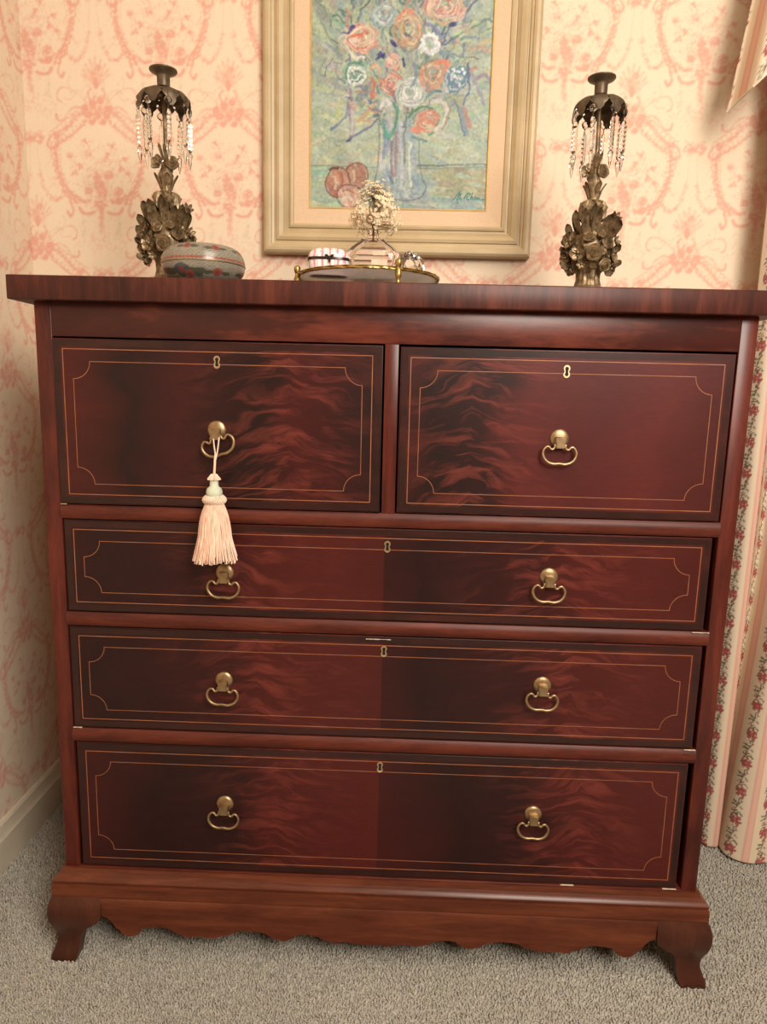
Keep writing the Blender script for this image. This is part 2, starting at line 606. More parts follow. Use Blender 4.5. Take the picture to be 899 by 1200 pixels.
# pendant and columns
pcurve([(0, 164), (0, 176), (0, 190)], 2.6, 0.22, mirror=False, rough=1.2, leaf=2.0)
pcurve([(8, 172), (8.5, 190), (8, 205)], 0.9, 0.15, grey)
pcurve([(22, 170), (22, 184), (20, 192), (24, 196)], 1.0, 0.15, grey)
pblob(-20, 186, 3, 8, 20, 0.9, 0.14, grey)
pblob(20, 186, 3, 8, 20, 0.9, 0.14, grey)
pblob(0, 203, 13, 7, 70, 1.1, 0.12)
for k in range(10):
    t = k / 9
    bx, by = 51 - 20 * t ** 2.2, 92 + 62 * t
    pcurve([(bx, by), (bx + 4 + 2 * math.sin(k), by + 1), (bx + 5, by + 5), (bx + 2, by + 6)], 0.75, 0.22)
for k in range(8):
    t = k / 7
    pcurve([(16 + 34 * t, 61 + 25 * t), (19 + 34 * t, 55 + 25 * t), (23 + 34 * t, 57 + 25 * t)], 0.75, 0.22)
    pcurve([(16 + 32 * t, 68 + 23 * t), (15 + 32 * t, 73 + 23 * t), (19 + 32 * t, 75 + 23 * t)], 0.7, 0.18)
for cx, cy, r in ((4, 47, 4), (-5, 50, 4), (0, 64, 5), (14, 55, 4), (-14, 55, 4), (6, 70, 4), (-6, 70, 4)):
    prose(cx, cy, r, 0.42)
# swags between the medallions (axis half a repeat away)
H = 76.5
pblob(H, 88, 7, 4, 40, 1.3, 0.2)
for s in (1, -1):
    pcurve([(H, 90), (H + s * 6, 84), (H + s * 12, 88), (H + s * 6, 92), (H, 90)], 1.1, 0.22, mirror=False)
    pcurve([(H + s * 4, 94), (H + s * 5, 110), (H + s * 6, 126)], 1.0, 0.18, grey, mirror=False, rough=0.4)
    for _q in range(2):
        pcurve([(H + s * 6, 126), (H + s * 10, 142), (H + s * 18, 154), (H + s * 27, 155), (H + s * 34, 146)], 1.1, 0.22, mirror=False, rough=1.4, leaf=1.6)
    pcurve([(H + s * 14, 98), (H + s * 20, 110), (H + s * 15, 116)], 0.9, 0.14, grey, mirror=False)
    pblob(H + s * 24, 134, 4, 3, 14, 1.0, 0.14)
    pblob(H + s * 26, 60, 8, 7, 20, 0.9, 0.13, grey)
PD, GD = 1 - np.exp(-ink), 1 - np.exp(-grey)
PX0, PZ0 = -0.6540, 1.7125
CREAM = np.array((0.825, 0.690, 0.525))
PINK = np.array((0.74, 0.345, 0.265))
GREYI = np.array((0.50, 0.40, 0.27))


def bil(F, fx, fz):
    x0, z0 = np.floor(fx).astype(int), np.floor(fz).astype(int)
    tx, tz = fx - x0, fz - z0
    a = F[z0 % TH, x0 % TW] * (1 - tx) + F[z0 % TH, (x0 + 1) % TW] * tx
    b = F[(z0 + 1) % TH, x0 % TW] * (1 - tx) + F[(z0 + 1) % TH, (x0 + 1) % TW] * tx
    return a * (1 - tz) + b * tz


def paper_rgb(s, z):
    fx, fz = (s - PX0) / RES, (z - PZ0) / RES
    p, g = bil(PD, fx, fz)[:, None], bil(GD, fx, fz)[:, None]
    p, g = np.clip(p * 1.15, 0, 0.80), np.clip(g * 1.5, 0, 0.7)
    c = CREAM * (1 - p) + PINK * p
    return c * (1 - 0.5 * g) + GREYI * 0.5 * g


def paper_wall(name, us, zs, place, snap):
    U, Z = np.meshgrid(us, zs, indexing='ij')
    u, z = U.ravel(), Z.ravel()
    me = np_mesh(name, place(u, z), grid_quads(len(us), len(zs)))
    set_col(me, paper_rgb(snap(u), z))
    o = from_mesh(name, me, M['paper'], smooth=False)
    o['kind'] = 'structure'
    return o


def seq(*segs):
    out = []
    for a, b, st in segs:
        out.append(np.linspace(a, b, max(2, int(round((b - a) / st)) + 1))[:-1])
    out.append(np.array([segs[-1][1]]))
    return np.concatenate(out)


paper_wall('wall_back', seq((XL, 0.95, 0.0026), (0.95, XR, 0.02)), seq((0, 1.15, 0.016), (1.15, 1.9, 0.0026), (1.9, ZC, 0.012)),
           lambda u, z: np.stack([u, np.full_like(u, YB), z], -1), lambda u: u)
paper_wall('wall_left', seq((YF, -0.6, 0.06), (-0.6, 0.05, 0.012), (0.05, YB, 0.004)), seq((0, 0.1, 0.02), (0.1, 1.95, 0.0034), (1.95, ZC, 0.02)),
           lambda u, z: np.stack([np.full_like(u, XL), u, z], -1), lambda u: XL - (YB - u))


def shell(name, pts, m):
    me = np_mesh(name, pts, [[0, 1, 2, 3]])
    o = from_mesh(name, me, m, smooth=False)
    o['kind'] = 'structure'
    return o


shell('floor', [(XL, YF, 0), (XR, YF, 0), (XR, YB, 0), (XL, YB, 0)], M['carpet'])
shell('ceiling', [(XL, YF, ZC), (XL, YB, ZC), (XR, YB, ZC), (XR, YF, ZC)], M['ceiling'])
shell('wall_right', [(XR, YF, 0), (XR, YF, ZC), (XR, YB, ZC), (XR, YB, 0)], M['wall_plain'])
shell('wall_front', [(XL, YF, 0), (XL, YF, ZC), (XR, YF, ZC), (XR, YF, 0)], M['wall_plain'])


def baseboard(name, path_of):
    prof = [(0.0, 0.0), (0.015, 0.0), (0.015, 0.072), (0.012, 0.077), (0.011, 0.084), (0.009, 0.092), (0.0085, 0.099), (0.005, 0.104), (0.0, 0.105)]
    bm = bmesh.new()
    bm_loft(bm, [[path_of(e, d, z) for d, z in prof] for e in (0, 1)])
    o = from_bm(name, bm, M['white_trim'], sharp=30)
    o['kind'] = 'structure'


baseboard('baseboard_left', lambda e, d, z: (XL + d, (YF, YB)[e], z))
baseboard('baseboard_back', lambda e, d, z: ((XL, XR)[e], YB - d, z))

# carpet tufts where the photo shows the floor
gx, gy = np.meshgrid(np.arange(XL + 0.018, 1.02, 0.0052), np.arange(-0.55, 0.485, 0.0052), indexing='ij')
gx, gy = gx.ravel(), gy.ravel()
n = len(gx)
gx = gx + rng.uniform(-0.0022, 0.0022, n)
gy = gy + rng.uniform(-0.0022, 0.0022, n)
ang = rng.uniform(0, 2 * PI, n)
rad = rng.uniform(0.0024, 0.0036, n)
hgt = rng.uniform(0.0045, 0.0072, n)
lx, ly = rng.normal(0, 0.0022, n), rng.normal(0, 0.0022, n)
tv = np.zeros((n, 7, 3), np.float32)
for k in range(3):
    a = ang + k * 2 * PI / 3
    tv[:, k] = np.stack([gx + rad * np.cos(a), gy + rad * np.sin(a), np.full(n, 0.0002)], -1)
    tv[:, 3 + k] = np.stack([gx + lx * 0.6 + rad * 0.8 * np.cos(a + 0.5), gy + ly * 0.6 + rad * 0.8 * np.sin(a + 0.5), hgt * 0.72], -1)
tv[:, 6] = np.stack([gx + lx, gy + ly, hgt], -1)
b7 = (np.arange(n) * 7)[:, None]
tri = np.concatenate([b7 + np.array(f) for f in ((0, 1, 4), (0, 4, 3), (1, 2, 5), (1, 5, 4), (2, 0, 3), (2, 3, 5), (3, 4, 6), (4, 5, 6), (5, 3, 6))])
pile = from_mesh('carpet_pile', np_mesh('carpet_pile', tv.reshape(-1, 3), tri), M['carpet'], smooth=True, sharp=0)
tag(pile, 'short beige carpet pile on the floor around the chest', 'carpet', kind='stuff')

# ------------------------------------------------------------------ chest of drawers
chest = thing('chest_of_drawers', 'tall dark mahogany chest of five drawers on bracket feet, against papered wall', 'chest')
box('top', -0.591, 0.591, -0.021, 0.478, 1.153, 1.1895, M['wood_top'], chest, 0.002)
CW = 0.56
box('side_panel', -CW, -CW + 0.02, 0.022, 0.462, 0.150, 1.153, M['wood_side'], chest, 0.001)
box('side_panel', CW - 0.02, CW, 0.022, 0.462, 0.150, 1.153, M['wood_side'], chest, 0.001)
box('back_panel', -CW + 0.02, CW - 0.02, 0.452, 0.462, 0.150, 1.153, M['wood_side'], chest, 0.0)
box('stile', -CW, -0.5335, 0.0, 0.022, 0.168, 1.153, M['wood_v'], chest, 0.0012)
box('stile', 0.5335, CW, 0.0, 0.022, 0.168, 1.153, M['wood_v'], chest, 0.0012)
box('frieze_rail', -0.5335, 0.5335, 0.0, 0.024, 1.1, 1.153, M['wood_frieze'], chest, 0.001)


def rail(z0, z1, name='rail'):
    bm = bmesh.new()
    prof = [(0.03, z0), (0.0, z0), (-0.0035, z0 + (z1 - z0) * 0.2), (-0.0045, (z0 + z1) / 2), (-0.0035, z1 - (z1 - z0) * 0.2), (0.0, z1), (0.03, z1)]
    bm_loft(bm, [[(x, y, z) for y, z in prof] for x in (-0.5335, 0.5335)])
    return from_bm(name, bm, M['wood_h'], chest, sharp=40)


RAILS = [(0.8095, 0.8330), (0.6265, 0.6500), (0.4168, 0.4415)]
for a, b in RAILS:
    rail(a, b)
box('bottom_rail', -0.5335, 0.5335, -0.002, 0.03, 0.165, 0.1775, M['wood_h'], chest, 0.001)
box('divider', -0.0098, 0.0122, -0.001, 0.03, 0.8330, 1.1, M['wood_v'], chest, 0.001)


def string_path(x0, x1, z0, z1, notch=0.0):
    """closed list of (x, z); notch = radius of concave corner"""
    if not notch:
        return [(x0, z0), (x1, z0), (x1, z1), (x0, z1)]
    out = []
    for cx, cz, a0, a1 in ((x0, z0, PI / 2, 0), (x1, z0, PI, PI / 2), (x1, z1, 3 * PI / 2, PI), (x0, z1, 2 * PI, 3 * PI / 2)):
        for k in range(9):
            a = a0 + (a1 - a0) * k / 8
            out.append((cx + notch * math.cos(a), cz + notch * math.sin(a)))
    return out


def stringing(path, y, w, parent):
    """a thin raised line of inlay running round a closed path"""
    bm = bmesh.new()
    N = len(path)
    rin, rout = [], []
    for i in range(N):
        p, a, b = Vector(path[i]), Vector(path[i - 1]), Vector(path[(i + 1) % N])
        d1, d2 = (p - a).normalized(), (b - p).normalized()
        n1, n2 = Vector((-d1.y, d1.x)), Vector((-d2.y, d2.x))
        m = (n1 + n2)
        m = m.normalized() / max(0.5, m.normalized().dot(n1)) if m.length > 1e-6 else n1
        rin.append(p + m * w / 2)
        rout.append(p - m * w / 2)
    f = lambda L, yy: [bm.verts.new((q.x, yy, q.y)) for q in L]
    a0, a1, b0, b1 = f(rin, y), f(rin, y + 0.0006), f(rout, y), f(rout, y + 0.0006)
    for i in range(N):
        j = (i + 1) % N
        bm.faces.new((a0[i], a0[j], b0[j], b0[i]))
        bm.faces.new((a1[i], a0[i], a0[j], a1[j]))
        bm.faces.new((b0[i], b1[i], b1[j], b0[j]))
    return from_bm('string_inlay', bm, M['inlay'], parent, smooth=False)


def drawer(x0, x1, z0, z1, fmat, keyx, keyz, pulls, y=-0.003, hang=()):
    W, B = 0.016, 0.002
    bm = bmesh.new()
    bm_box(bm, x0, x1, y, y + 0.022, z0, z1, 1)
    bmesh.ops.bevel(bm, geom=[e for e in bm.edges if all(v.co.y < y + 1e-5 for v in e.verts)], offset=B, segments=3, affect='EDGES')
    # centre panel of flame veneer: inset of the front face
    ff = [f for f in bm.faces if abs(f.calc_center_median().y - y) < 1e-5 and f.calc_area() > 0.02]
    bmesh.ops.inset_region(bm, faces=ff, thickness=W - B)
    for f in ff:
        f.material_index = 0
    bm_box(bm, x0 + 0.004, x1 - 0.004, y + 0.022, 0.42, z0 + 0.004, z1 - 0.012, 1)
    d = from_bm('drawer', bm, [fmat, M['band']], chest, sharp=50)
    stringing(string_path(x0 + W, x1 - W, z0 + W, z1 - W), y - 0.0002, 0.0013, d)
    stringing(string_path(x0 + 0.0315, x1 - 0.0315, z0 + 0.033, z1 - 0.035, 0.027), y - 0.0002, 0.0010, d)
    # keyhole plate: figure-eight ring of brass round a dark keyhole
    bm = bmesh.new()
    s = 1.0

    def eight(r, wst, h):
        pts = []
        for k in range(13):
            a = -0.25 * PI + 1.5 * PI * k / 12
            pts.append((r * math.cos(a), h + r * math.sin(a)))
        for k in range(13):
            a = 0.75 * PI + 1.5 * PI * k / 12
            pts.append((r * math.cos(a), -h + r * math.sin(a)))
        return pts
    o_, i_ = eight(0.0052, 0, 0.0048), eight(0.0030, 0, 0.0044)
    ro = [bm.verts.new((a, 0, b)) for a, b in o_]
    ro2 = [bm.verts.new((a * 0.97, -0.0010, b * 0.97)) for a, b in o_]
    ri = [bm.verts.new((a, -0.0010, b)) for a, b in i_]
    ri2 = [bm.verts.new((a * 0.9, -0.0001, b * 0.9)) for a, b in i_]
    n = len(ro)
    for k in range(n):
        j = (k + 1) % n
        bm.faces.new((ro[k], ro[j], ro2[j], ro2[k]))
        bm.faces.new((ro2[k], ro2[j], ri[j], ri[k]))
        bm.faces.new((ri[k], ri[j], ri2[j], ri2[k]))
    f = bm.faces.new(ri2)
    f.material_index = 1
    from_bm('keyhole_plate', bm, [M['escutcheon'], M['black']], d, sharp=30, loc=(keyx, y - 0.0001, keyz))
    for i, (px, pz, tilt) in enumerate(pulls):
        bm = bmesh.new()
        bm_lathe(bm, [(0.0150, 0.0), (0.0150, 0.0014), (0.0140, 0.0028), (0.0110, 0.0044), (0.006, 0.0053), (0.0, 0.0055)], 28)
        bmesh.ops.rotate(bm, verts=bm.verts, matrix=Matrix.Rotation(PI / 2, 3, 'X'))
        bmesh.ops.remove_doubles(bm, verts=bm.verts, dist=1e-6)
        # post with a folded tab that carries the bail
        tb = bmesh.new()
        bm_box(tb, -0.0076, 0.0076, -0.0150, -0.0030, -0.0150, 0.0030)
        bmesh.ops.bevel(tb, geom=tb.edges[:], offset=0.0014, segments=2, affect='EDGES')
        me = bpy.data.meshes.new('tmp')
        tb.to_mesh(me)
        tb.free()
        bm.from_mesh(me)
        bpy.data.meshes.remove(me)
        from_bm('rosette', bm, M['brass'], d, sharp=50, loc=(px, y, pz))
        half = [(0.0075, -0.0100), (0.0098, -0.0158), (0.0135, -0.0170), (0.0165, -0.0138), (0.0205, -0.0130), (0.0248, -0.0175), (0.0262, -0.0235),
                (0.0238, -0.0310), (0.0180, -0.0370), (0.0090, -0.0398)]
        pts = [(-a, 0, b) for a, b in half] + [(0, 0, -0.0390)] + [(a, 0, b) for a, b in reversed(half)]
        sp = spline(pts, 4)
        rr = [0.0020 + 0.0006 * min(1, max(0, (-q.z - 0.012) / 0.025)) for q in sp]
        bm = bmesh.new()
        bm_tube(bm, sp, rr, 8)
        bm_tube(bm, [(-0.0095, 0, -0.0105), (0.0095, 0, -0.0105)], 0.0022, 8)
        bmesh.ops.translate(bm, verts=bm.verts, vec=(0, 0, 0.0105))
        from_bm('bail_handle', bm, M['brass'], d, sharp=60, loc=(px, y - 0.0105, pz - 0.0105), rot=(math.radians(-4), math.radians(tilt), 0))
    return d


S1 = [(0.0, RED), (0.22, DK), (0.40, (0.0376, 0.0069, 0.0069)), (0.62, DK), (0.75, (0.0502, 0.0081, 0.0069)), (0.92, (0.0251, 0.0062, 0.0061)), (1.0, DK)]
S2 = [(0.0, (0.0502, 0.0087, 0.0076)), (0.10, DK), (0.25, (0.0234, 0.0069, 0.0069)), (0.38, (0.0836, 0.0150, 0.0130)), (0.55, (0.0711, 0.0125, 0.0115)), (0.8, (0.0920, 0.0162, 0.0137)), (1.0, (0.0585, 0.0112, 0.0099))]
S3 = [(0.0, (0.0334, 0.0062, 0.0061)), (0.12, (0.0184, 0.0050, 0.0054)), (0.45, (0.0318, 0.0062, 0.0061)), (0.62, (0.0627, 0.0094, 0.0076)), (0.8, (0.0711, 0.0112, 0.0092)), (1.0, (0.0585, 0.0094, 0.0076))]
drawer(-0.5315, -0.0125, 0.8352, 1.0972, mat_flame('flame_veneer_top_left', -0.5315, -0.0125, 1, S1, 0.72, 0.97, 1.3), -0.272, 1.0658, [(-0.2735, 0.9605, -19)], y=-0.006)
drawer(0.0152, 0.5300, 0.8352, 1.0962, mat_flame('flame_veneer_top_right', 0.0152, 0.53, 1, S2, 0.22, 0.97, 4.7), 0.2727, 1.0645, [(0.2680, 0.9612, 1)], y=-0.003)
SL = [(0.0, (0.0502, 0.0081, 0.0076)), (0.25, (0.0201, 0.0056, 0.0054)), (0.5, (0.0251, 0.0062, 0.0061)), (0.64, (0.0627, 0.0100, 0.0084)), (1.0, (0.0752, 0.0112, 0.0092))]
drawer(-0.5310, 0.5245, 0.6520, 0.8075, mat_flame('flame_veneer_upper', -0.531, 0.5245, 2, S3, 0.55, 0.73, 8.1), 0.0018, 0.7778, [(-0.2652, 0.7262, 2), (0.2664, 0.7360, 2)], y=-0.0005)
drawer(-0.5310, 0.5270, 0.4435, 0.6245, mat_flame('flame_veneer_middle', -0.531, 0.527, 2, S3, 0.60, 0.535, 12.4), 0.0005, 0.5985, [(-0.2690, 0.5385, 3), (0.2672, 0.5490, 3)], y=-0.0005)
drawer(-0.5290, 0.5240, 0.1790, 0.4150, mat_flame('flame_veneer_lower', -0.529, 0.524, 2, SL, 0.66, 0.30, 17.9), -0.0012, 0.3888, [(-0.2706, 0.3095, 3), (0.2660, 0.3125, 2)], y=-0.0005)

# base moulding swept round front and sides
prof = [(0.0, 0.1750), (0.004, 0.1745), (0.0055, 0.1705), (0.0070, 0.1660), (0.0110, 0.1635), (0.0155, 0.1610), (0.0178, 0.1575), (0.0170, 0.1535), (0.0158, 0.1520), (0.0182, 0.1510),
        (0.0188, 0.1475), (0.0188, 0.1290), (0.0, 0.1290)]
bm = bmesh.new()
secs = []
for cx, cy, dx, dy in ((-CW, 0.462, -1, 0), (-CW, 0.0, -1, -1), (CW, 0.0, 1, -1), (CW, 0.462, 1, 0)):
    secs.append([(cx + dx * d, cy + dy * d, z) for d, z in prof])
bm_loft(bm, secs)
from_bm('base_moulding', bm, M['wood_base'], chest, sharp=35)
box('bottom_board', -CW, CW, 0.0, 0.462, 0.1300, 0.150, M['wood_side'], chest, 0)


def scallop(x):
    """lower edge of the front apron"""
    keys = [(-0.478, 0.105), (-0.466, 0.100), (-0.452, 0.082), (-0.438, 0.068), (-0.428, 0.066), (-0.416, 0.070), (-0.406, 0.083), (-0.392, 0.0865), (-0.365, 0.086), (-0.345, 0.076), (-0.328, 0.0695),
            (-0.308, 0.071), (-0.285, 0.070), (-0.262, 0.075), (-0.240, 0.085), (-0.218, 0.0865), (-0.195, 0.084), (-0.175, 0.073), (-0.160, 0.0695), (-0.148, 0.074), (-0.136, 0.083),
            (-0.122, 0.0845), (-0.105, 0.082), (-0.082, 0.073), (-0.066, 0.069), (-0.056, 0.074), (-0.040, 0.071), (-0.018, 0.068), (0.0, 0.070)]
    x = -abs(x)
    for (a, za), (b, zb) in zip(keys, keys[1:]):
        if a <= x <= b:
            t = (x - a) / (b - a)
            return za + (zb - za) * (t * t * (3 - 2 * t)) - 0.0118
    return 0.0932


bm = bmesh.new()
secs = []
for k in range(161):
    x = -0.490 + 0.980 * k / 160
    zb = scallop(x * 0.478 / 0.490) + 0.0012 * mnoise.noise((x * 90, 0, 0))
    secs.append([(x, -0.001, 0.1288), (x, -0.0160, 0.1285), (x, -0.0200, 0.1265), (x, -0.0215, 0.1220), (x, -0.0215, zb + 0.001), (x, -0.0205, zb), (x, -0.001, zb)])
bm_loft(bm, secs)
from_bm('apron', bm, M['wood_base'], chest, sharp=35)
for s in (-1, 1):
    bm = bmesh.new()
    secs = []
    for k in range(31):
        y = 0.055 + 0.33 * k / 30
        zb = 0.076 + 0.010 * math.cos(k * 0.9)
        secs.append([(s * (CW - 0.02), y, 0.1288), (s * (CW + 0.0175), y, 0.1288), (s * (CW + 0.0205), y, 0.122), (s * (CW + 0.0205), y, zb), (s * (CW - 0.02), y, zb)])
    bm_loft(bm, secs)
    from_bm('side_apron', bm, M['wood_base'], chest, sharp=35)


def foot(sx, sy, y0):
    """ogee bracket foot: outer corner bulges and sweeps in at the ankle"""
    zs = [0.0, 0.004, 0.012, 0.022, 0.033, 0.045, 0.055, 0.064, 0.072, 0.080, 0.088, 0.096, 0.104, 0.112, 0.119, 0.1285]
    bulge = [0.0235, 0.0255, 0.0245, 0.0205, 0.0165, 0.0152, 0.0168, 0.0200, 0.0230, 0.0252, 0.0265, 0.0270, 0.0268, 0.0255, 0.0235, 0.0190]
    inn = [0.018, 0.021, 0.024, 0.0255, 0.027, 0.029, 0.032, 0.039, 0.049, 0.060, 0.068, 0.070, 0.070, 0.070, 0.070, 0.070]
    bm = bmesh.new()
    secs = []
    T = 0.022
    for z, b, i in zip(zs, bulge, inn):
        xo, yo = -(CW + b), -b
        xi, yi = -CW + i, i + 0.005
        # rounded outer corner
        r = 0.004
        s = [(xo + r, yo), (xi, yo), (xi, max(yo + T, 0.002)), (xo + T + 0.004, max(yo + T, 0.002)), (xo + T + 0.004, yi), (xo, yi), (xo, yo + r), (xo + r * 0.3, yo + r * 0.3)]
        secs.append([(-sx * a, y0 + sy * bb, z) for a, bb in s])
    bm_loft(bm, secs)
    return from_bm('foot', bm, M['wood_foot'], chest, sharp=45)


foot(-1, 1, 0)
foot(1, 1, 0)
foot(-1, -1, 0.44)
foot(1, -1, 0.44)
# pale chips of bare wood where drawers have rubbed
ch = random.Random(3)
for x0, x1, y, z in ((0.505, 0.533, -0.0045, 0.6500), (0.512, 0.531, -0.004, 0.4425), (-0.532, -0.517, -0.002, 0.4430), (0.500, 0.524, -0.0025, 0.1785), (0.322, 0.345, -0.0022, 0.1780), (-0.03, 0.012, -0.001, 0.6195), (-0.532, -0.522, -0.004, 0.8340)):
    bm = bmesh.new()
    secs = []
    K = max(4, int((x1 - x0) / 0.004))
    for k in range(K + 1):
        x = x0 + (x1 - x0) * k / K
        h = ch.uniform(0.0003, 0.0014)
        secs.append([(x, y, z - h), (x, y - 0.0007, z - h * 0.3), (x, y - 0.0006, z + h * 0.4), (x, y + 0.002, z + h * 0.5)])
    bm_loft(bm, secs)
    o = from_bm('worn_edge', bm, M['label'], chest, smooth=False)

# ------------------------------------------------------------------ tassel on the top-left handle
ts = thing('key_tassel', 'peach silk tassel with pale green head hanging from upper left drawer handle', 'tassel', (-0.2712, -0.037, 0.7560))
HZ = 0.0115
bm = bmesh.new()
for s in (-1, 1):
    bm_tube(bm, spline([(s * 0.0008, 0.0085, 0.160), (s * 0.0014, 0.0145, 0.168), (s * 0.0032, 0.0155, 0.180), (s * 0.0042, 0.0165, 0.190), (s * 0.0042, 0.0190, 0.1945)], 5), 0.0012, 6)
bm_tube(bm, spline([(0, 0, 0.130), (0.0006, 0.002, 0.146), (0, 0.0085, 0.162)], 5), 0.0019, 7)
from_bm('cord', bm, M['cord'], ts)
bm = bmesh.new()
bm_lathe(bm, [(0.0, 0.1265), (0.004, 0.1265), (0.0095, 0.1185), (0.0088, 0.117), (0.005, 0.119), (0.0, 0.119)], 40, mod=lambda a, r, z: r * (1 + 0.16 * math.cos(10 * a)), cap=False)
bmesh.ops.translate(bm, verts=bm.verts, vec=(0, 0, HZ))
from_bm('cord_frill', bm, M['cord'], ts)
bm = bmesh.new()
bm_lathe(bm, [(0.0, 0.1205), (0.0065, 0.1205), (0.0068, 0.108), (0.0078, 0.1065), (0.0112, 0.1035), (0.0128, 0.0985), (0.0125, 0.094), (0.0105, 0.0905), (0.0, 0.0905)], 24, cap=False)
bmesh.ops.translate(bm, verts=bm.verts, vec=(0, 0, HZ))
from_bm('green_head', bm, M['tassel_green'], ts)
bm = bmesh.new()
for k in range(22):
    a = 2 * PI * k / 22
    pts = []
    for q in range(7):
        t = q / 6
        aa = a + (t - 0.5) * 0.75
        r = 0.0125 + 0.0050 * math.sin(PI * t)
        pts.append((r * math.cos(aa), r * math.sin(aa), 0.0795 + 0.0125 * t + HZ))
    bm_tube(bm, pts, 0.0019, 6)
from_bm('rope_collar', bm, M['cord'], ts)
bm = bmesh.new()
tr = random.Random(21)
bm_lathe(bm, [(0.0, 0.0925), (0.0125, 0.0925), (0.019, 0.068), (0.0235, 0.034), (0.026, 0.010), (0.0, 0.010)], 26, cap=False)
for k in range(330):
    a = tr.uniform(0, 2 * PI)
    e = 0.0285 + tr.uniform(-0.005, 0.0075)
    zb = tr.uniform(-0.003, 0.006)
    wob = tr.uniform(-0.13, 0.13)
    dr = tr.uniform(-0.0012, 0.0014)
    pts = [(r * math.cos(a + w), r * math.sin(a + w) * q, z) for r, w, z, q in ((0.0128, 0, 0.0930, 1), (0.0200 + dr, wob * 0.4, 0.070, 0.95), (0.0245 + dr, wob, 0.040, 0.9), (e, wob * 1.1, zb, 0.86))]
    bm_tube(bm, spline(pts, 3), tr.uniform(0.0007, 0.00125), 4)
sk = from_bm('fringe', bm, M['tassel_skirt'], ts)
sk['kind'] = 'stuff'

# ------------------------------------------------------------------ girandole candlesticks


def bm_petal(bm, M4, L, W, curl, thick=0.0012, ribs=1, nseg=7, pt=1.0):
    """a leaf or petal growing along +x, cupped upward (+z)"""
    secs = []
    for i in range(nseg + 1):
        t = i / nseg
        w = W * (0.35 + 0.65 * math.sin(PI * min(1, t * 0.62 + 0.05))) * (1.0 if t < 0.7 else math.sqrt(max(0.0, 1 - ((t - 0.7) / 0.3) ** 2)))
        w = max(w, W * 0.08)
        x = L * t
        z0 = curl * t * t * L
        row = []
        for j in range(5):
            s = -1 + j / 2
            row.append(M4 @ Vector((x, s * w, z0 + 0.34 * W * s * s - (0.26 * W if j == 2 else 0.0) * ribs * 0.5)))
        for j in (4, 2, 0):
            s = -1 + j / 2
            row.append(M4 @ Vector((x, s * w * 0.9, z0 + 0.30 * W * s * s - thick)))
        secs.append(row)
    bm_loft(bm, secs)


def flower_mesh(kind, r):
    bm = bmesh.new()
    if kind == 'rose':
        prof = [(r * 1.0, -0.25 * r), (r * 1.05, 0.02 * r), (r * 0.88, 0.16 * r), (r * 0.74, 0.05 * r), (r * 0.66, 0.22 * r), (r * 0.52, 0.34 * r), (r * 0.42, 0.16 * r), (r * 0.32, 0.32 * r), (r * 0.2, 0.44 * r), (r * 0.12, 0.26 * r), (r * 0.06, 0.42 * r), (0.0005, 0.46 * r)]
        bm_lathe(bm, prof, 30, mod=lambda a, q, z: q * (1 + 0.05 * math.cos(5 * a + q * 300)))
    elif kind == 'five':
        for k in range(5):
            bm_petal(bm, Matrix.Rotation(k * 2 * PI / 5, 4, 'Z'), r * 1.05, r * 0.5, 0.25, 0.0014, 1, 5)
        bm_ball(bm, (0, 0, r * 0.12), r * 0.26, 10)
    else:
        for k in range(6):
            bm_petal(bm, Matrix.Rotation(k * PI / 3, 4, 'Z'), r, r * 0.3, 0.5, 0.0012, 1, 4)
        bm_ball(bm, (0, 0, r * 0.15), r * 0.22, 8)
    return bm


def facing(p, d, roll=0.0):
    """rotation taking +z onto d at place p"""
    q = Vector(d).normalized().to_track_quat('Z', 'Y').to_matrix().to_4x4()
    return Matrix.Translation(p) @ q @ Matrix.Rotation(roll, 4, 'Z')


def growing(p, d, facing_dir, ):
    """+x along d, +z as near facing_dir as it can"""
    x = Vector(d).normalized()
    z = Vector(facing_dir)
    z = (z - x * z.dot(x)).normalized()
    y = z.cross(x)
    m = Matrix((x, y, z)).transposed().to_4x4()
    return Matrix.Translation(p) @ m


def put(name, bm, Mx, m, parent):
    bmesh.ops.transform(bm, matrix=Mx, verts=bm.verts)
    return from_bm(name, bm, m, parent, sharp=45)


